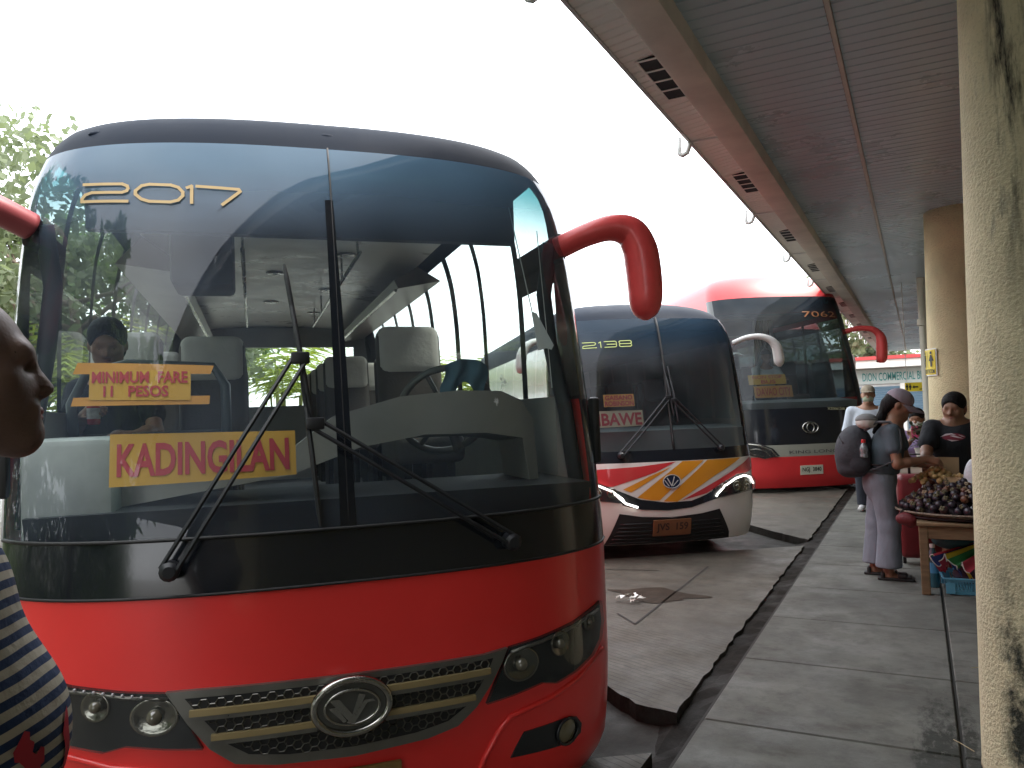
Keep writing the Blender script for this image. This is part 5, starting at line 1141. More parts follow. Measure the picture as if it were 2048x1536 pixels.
for i in range(nn):
    t = -1 + 2 * i / (nn - 1)
    for j, L in enumerate((.0, .06, .125)):
        wv = .083 * (1 - .12 * j) ; vs.append(hd.p(t * wv, .075 + L * math.sqrt(max(0, 1 - .75 * t * t)) - .05 * t * t,   .040 - .020 * j - .025 * t * t))
a.add(vs, [(i * 3 + j, i * 3 + j + 1, (i + 1) * 3 + j + 1, (i + 1) * 3 + j) for i in range(nn - 1) for j in range(2)]); o = build('cap_brim', a, M_capm, p, smooth=True); md = o.modifiers.new('solid', 'SOLIDIFY'); md.thickness = .004
hd.face(p)
# backpack, neck pillow, bottle
o = thing('backpack', 'large charcoal backpack worn by the woman in the lavender cap', 'backpack', (-.25, 7.05, 0))
bp = [ell((-.235, -.06, 1.02), (.135, .155, .185), .05), ell((-.22, -.05, 1.10), (.115, .14, .14), .06), ell((-.30, -.075, .98), (.075, .125, .15), .04), ell((-.24, -.06, .88), (.115, .145, .06), .05)]
blob('bag', bp, mat('pack_charcoal', (.035, .037, .045), .8, bump=.35, bscale=26, var=.25, vscale=9), o, .009)
blob('pocket', [ell((-.185, -.185, .99), (.085, .035, .13), .03), ell((-.185, -.18, .92), (.08, .04, .06), .03)], mat('pack_dark', (.018, .02, .026), .8, bump=.3, bscale=30), o, .008)
a = MB(); a.tube([(-.14, -.15, 1.20), (-.05, -.165, 1.265), (.045, -.15, 1.262), (.115, -.17, 1.19), (.12, -.205, 1.06), (.05, -.215, .95), (-.06, -.20, .90), (-.16, -.16, .87)], [.024] * 3 + [.022] * 2 + [.012] * 3, 8, flat=.5); a.tube([(-.14, .05, 1.20), (-.02, .14, 1.265), (.06, .16, 1.262), (.13, .17, 1.15)], .022, 8, flat=.5); build('strap', a, mat('strap_grey', (.10, .105, .115), .85), o, smooth=True)
a = MB(); a.tube([(-.30, -.19, 1.10), (-.34, -.12, 1.15), (-.29, -.02, 1.20)], .006, 5); a.tube([(-.13, -.19, .93), (.02, -.2, .92)], .008, 5); build('zip', a, M_rub, o, smooth=True)
o = thing('neck_pillow', 'grey and white neck pillow strapped on top of the backpack', 'pillow', (-.25, 7.05, 0))
blob('pillow', [ell((-.125, -.135, 1.282), (.085, .07, .055), .02), ('&', (0, 0, 1.262), (0, -.1, -1))], mat('pillow_grey', (.19, .195, .195), .9, bump=.3, bscale=50), o, .006)
blob('underside', [ell((-.125, -.135, 1.266), (.083, .07, .056), .02), ('&', (0, 0, 1.264), (0, .1, 1))], mat('pillow_white', (.55, .54, .50), .9, bump=.3, bscale=50), o, .006)
o = thing('water_bottle', 'small clear bottle with red cap in the backpack side pocket', 'bottle', (-.25 - .15, 7.05 - .218, .985))
a = MB(); a.lathe([(.022, 0), (.031, .006), (.031, .03), (.028, .036), (.031, .042), (.031, .075), (.022, .10), (.014, .112), (.014, .125)], 18); build('bottle', a, mat('bottle_clear', (.75, .8, .85), .08, trans=.75, coat=.5), o, smooth=True)
a = MB(); a.lathe([(.017, .120), (.017, .143), (.014, .146)], 18); build('bottle_cap', a, mat('cap_red', (.55, .03, .03), .4), o, smooth=40)

# ---------------------------------------------------------------- fruit vendor behind the table
p = person('vendor in black tee with red and white diamond print behind the fruit heap', (.27, 7.62, 0), 0)
hd = Head((0, -.02, 1.345), (-.30, -1, -.14), (0, -.1, 1), 1.08)
shR, shL = V3(-.175, -.06, 1.185), V3(.19, .06, 1.185); elR, wrR = V3(-.225, -.24, 1.00), V3(-.235, -.46, .86); elL, wrL = V3(.25, .03, .93), V3(.20, -.12, .74)
pel, ch, nb = V3(0, .02, .80), V3(0, 0, 1.05), V3(0, -.005, 1.225)
body = hd.skull() + [cap_(nb, hd.p(0, -.02, -.06), .062, .060, .03)] + torso(pel, ch, nb, shR, shL, .205, .15, .20) + limb(shR, elR, wrR, .055, .045, .028) + limb(shL, elL, wrL, .055, .045, .03) + hand(wrR, (0, -.5, -.75), (-.9, -.2, .1), 1.0, 1) + hand(wrL, (0, -.4, -.9), (.9, 0, 0), .4, -1)
body += limb((-.095, 0, .78), (-.10, -.02, .45), (-.10, 0, .08), .09, .06, .042, .03) + limb((.095, 0, .78), (.10, -.02, .45), (.10, 0, .08), .09, .06, .042, .03) + [cap_((-.10, .03, .035), (-.11, -.13, .03), .033, .028, .03), cap_((.10, .03, .035), (.11, -.13, .03), .033, .028, .03)]
blob('body', body, M_skin, p, .014, (((-.32, .14, .0065),), ((-.62, .14, .0065),), ((.72, 1.5, .006),)))
tee = torso(pel + V3(0, 0, .0), ch, nb - V3(0, 0, .02), shR, shL, .23, .175, .225) + [cap_(shR, shR * .35 + elR * .65, .075, .078, .03), cap_(shL, shL * .4 + elL * .6, .075, .078, .03), ('&', (0, 0, .80), (0, 0, -1)), ('-', ell(hd.p(0, .0, -.135), (.066, .075, .06), .015))]
te = blob('tee_shirt', tee, fab('tee_black', (.012, .014, .018)), p, .011)
blob('trousers', [ell(pel, (.205, .155, .17), .05), cap_((-.095, 0, .78), (-.10, -.02, .40), .115, .10, .04), cap_((.095, 0, .78), (.10, -.02, .40), .115, .10, .04), ('&', (0, 0, .38), (0, 0, -1)), ('&', (0, 0, .86), (0, 0, 1))], fab('trousers_dark', (.02, .022, .03)), p, .014)
for sx in (-1, 1): a = MB(); a.bbox((-.05, -.17, 0), (.05, .08, .022), .01, at=(sx * .105, 0, 0)); build('slipper', a, M_shoe, p, smooth=40)
L0, dv = V3(-.02, -.2, 1.11), V3(.05, 1, 0)
lens = lambda a_, b_, ox=0, oz=0: [(ox + a_ * math.cos(t) * abs(math.cos(t)) ** .3, oz + b_ * math.sin(t)) for t in np.linspace(0, 6.2832, 25)[:-1]]
decal('print_red', te, lens(.085, .032), L0, (1, -.05, 0), (0, 0, 1), dv, mat('print_red', (.20, .015, .035), .7), p, .003)
for q, pl in enumerate(([(-.10, .002), (-.06, .028), (-.015, .033), (.02, .018), (-.02, .022), (-.055, .015)], [(-.03, .012), (.0, .016), (.03, .004), (.07, -.012), (.03, -.006), (.0, .002)], [(-.05, -.018), (-.015, -.034), (.04, -.026), (.0, -.024)], [(.03, .022), (.06, .012), (.085, -.002), (.06, .004)])):
    decal('print_white', te, pl, L0, (1, -.05, 0), (0, 0, 1), dv, mat('print_white', (.6, .5, .52), .7), p, .006)
hr = [ell(hd.p(0, -.010, .044), V3(.087, .108, .092) * 1.08, .03, hd.M), ell(hd.p(0, -.06, -.02), V3(.080, .055, .07), .03, hd.M), ('-', ell(hd.p(.006, .118, -.036), V3(.077, .10, .104) * 1.08, .015, hd.M)), ell(hd.p(0, -.12, .05), (.045, .045, .045), .02)]
blob('hair', hr, M_hair, p, .008); hd.face(p)

# ---------------------------------------------------------------- masked man walking up behind
p = person('man in pale long sleeved shirt, tan cap and green face mask beside the tall coach', (-.60, 11.2, 0), 0)
hd = Head((.03, -.03, 1.505), (.0, -1, -.06), (0, 0, 1), 1.0)
shR, shL = V3(-.185, .0, 1.30), V3(.20, .0, 1.30); elR, wrR = V3(-.25, .02, 1.05), V3(-.24, -.10, .82); elL, wrL = V3(.255, .02, 1.05), V3(.25, -.10, .82)
pel, ch, nb = V3(0, 0, .88), V3(0, 0, 1.15), V3(.02, -.01, 1.36)
body = hd.skull() + [cap_(nb, hd.p(0, -.02, -.06), .058, .055, .03)] + torso(pel, ch, nb, shR, shL, .165, .10, .15) + limb(shR, elR, wrR, .045, .038, .028) + limb(shL, elL, wrL, .045, .038, .028) + hand(wrR, (0, -.3, -1), (-1, 0, 0), .5, 1) + hand(wrL, (0, -.3, -1), (1, 0, 0), .5, -1)
body += limb((-.09, 0, .86), (-.10, -.03, .48), (-.10, .02, .08), .08, .055, .04, .03) + limb((.09, 0, .86), (.10, -.03, .48), (.10, .02, .08), .08, .055, .04, .03)
blob('body', body, M_skin2, p, .014, ((), (), ((.70, 1.68, .008),)))
blob('shirt', torso(pel, ch, nb - V3(0, 0, .02), shR, shL, .19, .125, .175) + limb(shR, elR, wrR, .066, .058, .046) + limb(shL, elL, wrL, .066, .058, .046) + [('&', (0, 0, .78), (0, 0, -1)), ('-', ell(hd.p(0, .0, -.135), (.060, .068, .05), .015))], fab('shirt_pale', (.50, .55, .62)), p, .012)
blob('trousers', [ell(pel, (.165, .12, .16), .05), cap_((-.09, 0, .86), (-.10, -.03, .48), .10, .08, .03), cap_((-.10, -.03, .48), (-.10, .02, .08), .08, .07, .03), cap_((.09, 0, .86), (.10, -.03, .48), .10, .08, .03), cap_((.10, -.03, .48), (.10, .02, .08), .08, .07, .03), ('&', (0, 0, .07), (0, 0, -1)), ('&', (0, 0, .95), (0, 0, 1))], fab('trousers_navy', (.03, .035, .05)), p, .014)
for sx in (-1, 1): blob('shoe', [cap_((sx * .105, .04, .05), (sx * .12, -.14, .035), .042, .036, .02), ('&', (0, 0, 0.002), (0, 0, -1))], mat('shoe_white', (.55, .55, .55), .6), p, .01)
blob('cap', [ell(hd.p(0, -.008, .05), (.088, .106, .085), .02, hd.M), ('&', hd.p(0, 0, .045), -hd.u)], fab('cap_tan', (.34, .29, .22)), p, .008)
blob('cap_brim', [ell(hd.p(0, .10, .046), (.075, .075, .009), .01, hd.M), ('&', hd.p(0, .075, 0), -hd.f)], fab('cap_tan', ()), p, .006)
blob('face_mask', [ell(hd.p(0, .05, -.045), (.066, .062, .052), .02, hd.M), ('&', hd.p(0, .03, 0), -hd.f)], mat('mask_green', (.30, .34, .24), .85, bump=.5, bscale=30), p, .006)
blob('hair', [ell(hd.p(0, -.025, .02), (.084, .096, .085), .02, hd.M), ('-', ell(hd.p(0, .10, -.03), (.09, .09, .1), .02, hd.M))], M_hair, p, .009); hd.face(p, lips=False)

# ---------------------------------------------------------------- seated seller farther back, only a sliver shows
p = person('seated person in lilac top and white mask holding a pink phone behind the stall', (-.02, 10.4, 0), 0)
hd = Head((0, 0, 1.20), (-.2, -1, -.2), (0, 0, 1), 1.0); shR, shL = V3(-.17, .02, 1.0), V3(.17, .02, 1.0); pel, ch, nb = V3(0, .08, .52), V3(0, .04, .82), V3(0, .02, 1.06)
elR, wrR, elL, wrL = V3(-.2, -.08, .80), V3(-.05, -.26, .98), V3(.21, -.06, .80), V3(.08, -.28, .82)
body = hd.skull() + [cap_(nb, hd.p(0, -.02, -.06), .055, .052, .03)] + torso(pel, ch, nb, shR, shL, .16, .10, .16) + limb(shR, elR, wrR, .045, .038, .027) + limb(shL, elL, wrL, .045, .038, .027) + hand(wrR, (.2, -.2, 1), (0, 1, 0), .8, 1) + hand(wrL, (-.3, -1, 0), (0, 0, 1), .8, -1) + limb((-.09, .05, .50), (-.12, -.36, .48), (-.12, -.38, .08), .08, .06, .04, .03) + limb((.09, .05, .50), (.12, -.36, .48), (.12, -.38, .08), .08, .06, .04, .03)
blob('body', body, M_skin, p, .014, ((), (), ((.75, 1.35, .009),)))
blob('top', torso(pel, ch, nb - V3(0, 0, .02), shR, shL, .185, .13, .185) + [cap_(shR, elR, .06, .055), cap_(shL, elL, .06, .055), ('&', (0, 0, .45), (0, 0, -1))], fab('top_lilac', (.30, .22, .40)), p, .014)
blob('trousers', [ell(pel, (.17, .14, .12), .05), cap_((-.09, .05, .5), (-.12, -.36, .48), .095, .075), cap_((-.12, -.36, .48), (-.12, -.38, .10), .075, .06), cap_((.09, .05, .5), (.12, -.36, .48), .095, .075), cap_((.12, -.36, .48), (.12, -.38, .10), .075, .06)], fab('trousers_navy', ()), p, .015)
blob('hair', [ell(hd.p(0, -.010, .042), (.086, .106, .090), .02, hd.M), ('-', ell(hd.p(0, .115, -.045), (.078, .10, .102), .015, hd.M))], M_hair, p, .009)
blob('face_mask', [ell(hd.p(0, .05, -.045), (.066, .062, .052), .02, hd.M), ('&', hd.p(0, .03, 0), -hd.f)], M_white, p, .007); hd.face(p, lips=False)
o = thing('phone', 'pink phone held up by the seated person in lilac', 'phone', (-.045, 10.105, 1.06)); a = MB(); a.bbox((-.036, -.004, -.07), (.036, .004, .07), .004); build('case', a, mat('phone_pink', (.5, .06, .16), .4), o); a = MB(); a.bbox((-.032, .004, -.066), (.032, .006, .066), .001); build('screen', a, M_blk, o)
o = thing('stool', 'plastic stool under the seated person in lilac', 'stool', (-.02, 10.47, 0)); a = MB(); a.bbox((-.17, -.17, .38), (.17, .17, .42), .02); build('seat', a, mat('stool_plastic', (.4, .05, .05), .5), o, smooth=40)
for sx in (-1, 1):
    for sy in (-1, 1): a = MB(); a.tube([(sx * .13, sy * .13, .39), (sx * .16, sy * .16, 0)], [.022, .018], 8); build('leg', a, mat('stool_plastic', ()), o)

# ---------------------------------------------------------------- bystander close at left, seen in profile
p = person('bald man in navy and cream striped shirt standing close at left edge', (-1.31, .57, 0), 0)
F0 = nrm((.52, .855, -.02)); RT = nrm((.855, -.52, 0)); q = lambda f, r, z: F0 * f * V3(1, 1, 0) + RT * r + V3(0, 0, z)
hd = Head(V3(-1.262 + 1.31 + .006, .625 - .57 + .010, 1.54), F0, (0, 0, 1), 1.05)
shR, shL = q(-.05, .21, 1.33), q(-.05, -.21, 1.33); elR, wrR = q(-.09, .30, 1.05), q(.06, .27, .83); elL, wrL = q(-.09, -.30, 1.05), q(.06, -.27, .83)
pel, ch, nb = q(-.03, 0, .88), q(.02, 0, 1.17), q(-.02, 0, 1.37)
body = hd.skull(.014) + [cap_(nb, hd.p(0, -.025, -.05), .066, .062, .03), ell(q(.055, 0, 1.0), (.15, .15, .16), .06)] + torso(pel, ch, nb, shL, shR, .20, .13, .18) + limb(shR, elR, wrR, .055, .046, .032) + limb(shL, elL, wrL, .055, .046, .032) + hand(wrR, (0, .1, -1), RT, .5, -1) + hand(wrL, (0, .1, -1), -RT, .5, 1)
body += limb(q(-.03, .09, .86), q(.0, .10, .48), q(-.03, .10, .08), .09, .062, .045, .03) + limb(q(-.03, -.09, .86), q(.0, -.10, .48), q(-.03, -.10, .08), .09, .062, .045, .03) + [cap_(q(-.05, s_ * .1, .035), q(.14, s_ * .12, .03), .034, .028, .03) for s_ in (-1, 1)]
blob('body', body, M_skind, p, .012, (((-.12, .25, .0045),), ((-.15, .15, .0045),), ((1.36, 1.70, .004),)))
def striped():
    m = mat('tee_striped', (.3, .27, .21), .9, bump=.25, bscale=40); n = m.node_tree.nodes; l = m.node_tree.links; pr = n['Principled BSDF']
    t = n.new('ShaderNodeTexCoord'); mp = n.new('ShaderNodeMapping'); mp.inputs['Rotation'].default_value = (R_(-10), R_(14), 0); l.new(t.outputs['Object'], mp.inputs['Vector'])
    w = n.new('ShaderNodeTexWave'); w.wave_type = 'BANDS'; w.bands_direction = 'Z'; w.inputs['Scale'].default_value = 12.6; w.inputs['Distortion'].default_value = 2.6; w.inputs['Detail'].default_value = 2; w.inputs['Detail Scale'].default_value = .32; l.new(mp.outputs['Vector'], w.inputs['Vector'])
    r = n.new('ShaderNodeValToRGB'); r.color_ramp.elements[0].position = .47; r.color_ramp.elements[0].color = (.012, .03, .085, 1); r.color_ramp.elements[1].position = .53; r.color_ramp.elements[1].color = (.40, .36, .28, 1); l.new(w.outputs['Fac'], r.inputs['Fac']); l.new(r.outputs['Color'], pr.inputs['Base Color'])
    return m
tee = torso(pel, ch, nb - V3(0, 0, .03), shL, shR, .215, .145, .195) + [ell(q(.075, 0, 1.0), (.158, .158, .17), .06), cap_(shR, elR, .072, .075, .03), cap_(shL, elL, .072, .075, .03), ('&', (0, 0, .78), (0, 0, -1)), ('-', ell(hd.p(0, -.02, -.17), (.085, .085, .085), .02))]
te = blob('tee_shirt', tee, striped(), p, .009)
blob('trousers', [ell(pel, (.18, .18, .15), .05)] + [cap_(q(-.03, s_ * .09, .86), q(.0, s_ * .10, .48), .11, .085) for s_ in (-1, 1)] + [cap_(q(.0, s_ * .1, .48), q(-.03, s_ * .1, .08), .085, .07) for s_ in (-1, 1)] + [('&', (0, 0, .07), (0, 0, -1)), ('&', (0, 0, .93), (0, 0, 1))], fab('trousers_navy', ()), p, .015)
for s_ in (-1, 1): blob('shoe', [cap_(q(-.06, s_ * .1, .04), q(.15, s_ * .12, .035), .048, .042, .02), ('&', (0, 0, .002), (0, 0, -1))], M_shoe, p, .012)
horse = [(-.022, .028), (-.012, .040), (-.004, .050), (.004, .046), (.003, .036), (.010, .030), (.006, .018), (.012, .012), (.020, .020), (.026, .016), (.026, -.004), (.020, -.006), (.020, -.040), (.014, -.044), (.012, -.018), (.004, -.016), (.003, -.046), (-.008, -.050), (-.009, -.020), (-.006, .002), (-.014, .012), (-.020, .014)]
D1 = nrm(-F0 * V3(1, 1, 0) * .62 - RT * .78)
A1 = nrm(np.cross((0, 0, 1), -D1)); 
decal('print', te, horse, q(.18, .13, .985), A1, (0, 0, 1), D1, mat('print_bright_red', (.42, .02, .035), .7), p, .003, .008)
decal('print', te, [(-.012, .02), (.0, .045), (.008, .05), (.006, .02), (.012, -.01), (.006, -.05), (-.004, -.045), (-.002, -.01)], q(.22, .055, .985), A1, (0, 0, 1), D1, mat('print_bright_red', ()), p, .003, .008)
hd.face(p, jaw=.0155)

# ---------------------------------------------------------------- passenger inside the near bus and the coach driver
p = person('passenger with dark hair in black top holding a red bottle inside the near bus', B1.location, B1.rotation_euler.z)
hd = Head((-.925, 1.46, 1.835), (.10, -1, -.34), (0, -.2, 1), .98); shR, shL = V3(-1.07, 1.54, 1.62), V3(-.76, 1.54, 1.62); pel, ch, nb = V3(-.92, 1.66, 1.26), V3(-.92, 1.57, 1.48), V3(-.92, 1.53, 1.68)
elR, wrR, elL, wrL = V3(-1.07, 1.36, 1.43), V3(-.97, 1.18, 1.50), V3(-.72, 1.38, 1.42), V3(-.80, 1.20, 1.40)
body = hd.skull() + [cap_(nb, hd.p(0, -.02, -.05), .052, .05, .03)] + torso(pel, ch, nb, shR, shL, .16, .10, .15) + limb(shR, elR, wrR, .042, .036, .025) + limb(shL, elL, wrL, .042, .036, .025) + hand(wrR, (.35, -.5, .3), (-.6, 0, .8), .9, 1, .95) + hand(wrL, (-.5, -.8, .1), (.5, 0, .8), .7, -1, .95) + [cap_((-1.0, 1.6, 1.27), (-1.0, 1.2, 1.27), .08, .06), cap_((-.84, 1.6, 1.27), (-.84, 1.2, 1.27), .08, .06), cap_((-1.0, 1.2, 1.27), (-1.0, 1.22, .82), .055, .04), cap_((-.84, 1.2, 1.27), (-.84, 1.22, .82), .055, .04)]
blob('body', body, M_skin2, p, .012, ((), ((1.05, 1.58, .006),), ((1.70, 1.96, .005),)))
blob('top', torso(pel, ch, nb - V3(0, 0, .02), shR, shL, .18, .125, .17) + [cap_(shR, shR * .4 + elR * .6, .058, .058), cap_(shL, shL * .4 + elL * .6, .058, .058), ('-', ell(hd.p(0, -.01, -.15), (.07, .07, .08), .02))], fab('top_black', (.014, .015, .022)), p, .011)
blob('trousers', [ell(pel, (.16, .14, .12), .05)] + [cap_((x, 1.6, 1.27), (x, 1.2, 1.27), .088, .068) for x in (-1.0, -.84)] + [cap_((x, 1.2, 1.27), (x, 1.22, .86), .065, .052) for x in (-1.0, -.84)], fab('trousers_navy', ()), p, .014)
blob('hair', [ell(hd.p(0, -.010, .042), V3(.086, .106, .090), .02, hd.M), ell(hd.p(0, -.06, -.03), (.078, .05, .08), .03, hd.M), ('-', ell(hd.p(.005, .118, -.032), (.073, .10, .104), .015, hd.M))], M_hair, p, .007); hd.face(p, lids=True)
o = thing('juice_bottle', 'red juice bottle held by the passenger inside the near bus', 'bottle', B1.location, B1.rotation_euler.z)
a = MB(); a.lathe([(.022, 0), (.026, .008), (.026, .085), (.018, .105), (.012, .115)], 16, at=(-.925, 1.09, 1.46)); build('bottle', a, mat('juice_red', (.45, .02, .035), .25, coat=.5), o, smooth=True)
a = MB(); a.lathe([(.0268, .025), (.0268, .07)], 16, at=(-.925, 1.09, 1.46), cap=False); build('sticker', a, mat('juice_white', (.55, .5, .5), .5, var=.4, vscale=40), o, smooth=True)
a = MB(); a.lathe([(.014, .112), (.014, .13), (.01, .132)], 14, at=(-.925, 1.09, 1.46)); build('bottle_cap', a, mat('cap_red', ()), o)
p = person('driver in white shirt and dark cap seated inside the tall coach', b3.root.location, b3.root.rotation_euler.z)
hd = Head((.05, 1.55, 2.28), (-.1, -1, 0), (0, 0, 1), 1.05); shR, shL = V3(-.15, 1.6, 2.05), V3(.25, 1.6, 2.05); pel, ch, nb = V3(.05, 1.7, 1.55), V3(.05, 1.63, 1.88), V3(.05, 1.6, 2.12)
blob('body', hd.skull() + [cap_(nb, hd.p(0, -.02, -.06), .06, .058, .03)] + torso(pel, ch, nb, shR, shL, .18, .12, .17) + limb(shR, (-.2, 1.4, 1.8), (-.08, 1.2, 1.85), .05, .042, .03) + limb(shL, (.3, 1.4, 1.8), (.2, 1.2, 1.85), .05, .042, .03) + hand((-.08, 1.2, 1.85), (.3, -1, .2), (0, 0, 1), .9, 1) + hand((.2, 1.2, 1.85), (-.3, -1, .2), (0, 0, 1), .9, -1) + [cap_((x, 1.65, 1.56), (x, 1.2, 1.56), .09, .07) for x in (-.04, .14)] + [cap_((x, 1.2, 1.56), (x, 1.15, 1.15), .06, .045) for x in (-.04, .14)], M_skin, p, .016)
blob('shirt', torso(pel, ch, nb - V3(0, 0, .02), shR, shL, .20, .14, .19) + [cap_(shR, (-.18, 1.48, 1.9), .07, .065), cap_(shL, (.28, 1.48, 1.9), .07, .065)], fab('shirt_white', (.55, .55, .55)), p, .014)
blob('trousers', [ell(pel, (.17, .14, .12), .05)] + [cap_((x, 1.65, 1.56), (x, 1.2, 1.56), .10, .08) for x in (-.04, .14)] + [cap_((x, 1.2, 1.56), (x, 1.15, 1.18), .08, .06) for x in (-.04, .14)], fab('trousers_navy', ()), p, .018)
blob('cap', [ell(hd.p(0, -.008, .05), (.092, .112, .088), .02, hd.M), ('&', hd.p(0, 0, .04), -hd.u)], mat('cap_dark', (.015, .015, .018), .8), p, .012); hd.face(p)

# ================================================================== fruit stall
M_wood = mat('stall_wood', (.18, .115, .06), .75, var=.35, vscale=5, stretch=(1, 1, 8), bump=.3, bscale=30)
t = thing('stall_table', 'rough wooden table carrying the fruit heap beside the near column', 'table', (0, 0, 0))
a = MB(); a.bbox((-.05, 6.48, .505), (.92, 7.36, .53), .006); build('table_top', a, M_wood, t)
for x in (-.01, .86):
    for y in (6.53, 7.30): a = MB(); a.bbox((x - .03, y - .03, 0), (x + .03, y + .03, .505), .006); build('leg', a, M_wood, t)
for nm, lo, hi in (('rail', (-.03, 6.505, .41), (.89, 6.53, .50)), ('rail', (-.03, 7.30, .41), (.89, 7.325, .50)), ('rail', (-.035, 6.56, .41), (-.01, 7.27, .50))): a = MB(); a.bbox(lo, hi, .005); build(nm, a, M_wood, t)
TC = V3(.30, 6.93)
t = thing('woven_tray', 'wide flat woven tray on the wooden table under the mangosteens', 'tray', (TC[0], TC[1], .532))
a = MB(); a.lathe([(.0, .004), (.40, .006), (.48, .04), (.505, .052), (.50, .062), (.475, .056), (.40, .018), (0, .014)], 48, sx=1.0, sy=.93); build('weave', a, mat('tray_weave', (.20, .16, .12), .8, bump=.8, bscale=60, var=.4, vscale=30), t, smooth=40)
def heap(r, H, R): return H * max(0, 1 - (r / R) ** 1.7)
M_man = [mat('fruit_purple', (.016, .010, .018), .45, var=.3, vscale=20, coat=.1), mat('fruit_wine', (.04, .015, .018), .5, var=.3, vscale=20), mat('fruit_rust', (.11, .042, .02), .5, var=.35, vscale=25)]; M_cal = mat('calyx_olive', (.09, .075, .035), .7, var=.4, vscale=30); M_pale = mat('calyx_pale', (.26, .19, .12), .7)
protos = []
for v in range(5):
    a = MB(); a.ball((0, 0, 0), .031, 14, 10, (1, 1, .9)); nb_ = len(a.f)
    for k in range(4):
        c_, s_ = math.cos(k * math.pi / 2 + .3), math.sin(k * math.pi / 2 + .3); a.ball((c_ * .0125, s_ * .0125, .0275), .0105, 8, 6, (1, 1, .35))
    a.tube([(0, 0, .026), (.002, 0, .036), (.004, .001, .042)], .0035, 6)
    me = bpy.data.meshes.new('mangosteen'); me.from_pydata(a.v, [], a.f); me.update(); me.polygons.foreach_set('use_smooth', [True] * len(me.polygons))
    me.materials.append(M_man[(0, 0, 0, 1, 2)[v]]); me.materials.append(M_pale if v in (1, 4) else M_cal)
    me.polygons.foreach_set('material_index', [0] * nb_ + [1] * (len(me.polygons) - nb_)); protos.append(me)
rnd = random.Random(11); placed = []; tries = 0
while len(placed) < 190 and tries < 60000:
    tries += 1; r = .455 * math.sqrt(rnd.random()); th = rnd.random() * 6.283; x, y = TC[0] + r * math.cos(th), TC[1] + .92 * r * math.sin(th)
    z = .575 + heap(r, .215, .50) + rnd.uniform(-.006, .010)
    if all((x - q_[0]) ** 2 + (y - q_[1]) ** 2 + (z - q_[2]) ** 2 > .0505 ** 2 for q_ in placed): placed.append((x, y, z))
for i, (x, y, z) in enumerate(placed):
    o = bpy.data.objects.new('mangosteen', protos[rnd.choice((0, 0, 0, 0, 1, 2, 2, 2, 3, 3, 4))]); COL.objects.link(o); o.location = (x, y, z); o.rotation_euler = (rnd.uniform(-1.6, 1.6), rnd.uniform(-1.6, 1.6), rnd.random() * 6); s_ = rnd.uniform(.86, 1.12); o.scale = (s_, s_, s_)
    tag(o, 'dark purple mangosteen in the heap on the woven tray', 'mangosteen', 'mangosteens heaped on the woven tray')
a = MB(); hp = [(r_ * 1.0, .555 - .532 + heap(r_, .19, .50) - .018) for r_ in np.linspace(.47, 0.001, 12)]; a.lathe([(.47, .012)] + hp, 32, sy=.92, cap=False); o = build('heap_core', a, mat('heap_dark', (.015, .008, .01), .8), None, True); o.location = (TC[0], TC[1], .532); tag(o, 'dark layers of fruit deeper inside the mangosteen heap', 'fruit', kind='stuff')
M_lz = mat('longkong_skin', (.42, .29, .12), .6, var=.3, vscale=30, bump=.1)
me = None; spots = []; tries = 0
while len(spots) < 60 and tries < 20000:
    tries += 1; x = rnd.gauss(.10, .062); y = rnd.gauss(7.05, .05); z = .815 + .07 * math.exp(-((x - .10) ** 2 + (y - 7.05) ** 2) / .006) + rnd.uniform(-.035, .01)
    if rnd.random() < .22: x, y, z = rnd.uniform(.24, .33), rnd.uniform(6.98, 7.06), rnd.uniform(.80, .83)
    if all((x - q_[0]) ** 2 + (y - q_[1]) ** 2 + (z - q_[2]) ** 2 > .031 ** 2 for q_ in spots): spots.append((x, y, z))
for (x, y, z) in spots:
    if me is None:
        a = MB(); a.ball((0, 0, 0), .0185, 12, 9, (1, 1, 1.12)); a.ball((0, 0, .02), .005, 6, 4); me = bpy.data.meshes.new('longkong'); me.from_pydata(a.v, [], a.f); me.materials.append(M_lz); me.polygons.foreach_set('use_smooth', [True] * len(me.polygons))
    o = bpy.data.objects.new('longkong', me); COL.objects.link(o); o.location = (x, y, z); o.rotation_euler = (rnd.uniform(-1, 1), rnd.uniform(-1, 1), 0); s_ = rnd.uniform(.9, 1.15); o.scale = (s_,) * 3
    tag(o, 'small tan longkong fruit on top of the heap by the cardboard', 'fruit', 'tan longkong fruits on the heap')
M_card = mat('cardboard', (.27, .175, .09), .85, var=.12, vscale=8)
def card(name, label, P, thick=.004):
    a = MB(); P = [Vector(v) for v in P]; n_ = (P[1] - P[0]).cross(P[2] - P[0]).normalized() * thick; k = len(P); a.add(P + [v + n_ for v in P], [tuple(range(k))[::-1], tuple(range(k, 2 * k))] + [(i, (i + 1) % k, k + (i + 1) % k, k + i) for i in range(k)])
    return tag(build(name, a, M_card), label, 'cardboard')
card('cardboard_sign', 'upright brown cardboard sheet standing behind the tan fruits', [(.115, 7.16, .80), (.262, 7.10, .80), (.268, 7.115, .965), (.122, 7.175, .965)])
card('cardboard_flap', 'tan cardboard flap lying across the right side of the heap', [(.155, 6.86, .775), (.285, 6.83, .775), (.37, 6.80, .69), (.345, 6.90, .70), (.262, 6.93, .825), (.150, 6.93, .825)])
M_plastic = mat('bag_plastic', (.62, .64, .66), .35, bump=.6, bscale=24, trans=.15)
HB = V3(.27 - .235, 7.62 - .51, .775)
a = MB(); vs = []; nr, nc = 9, 22
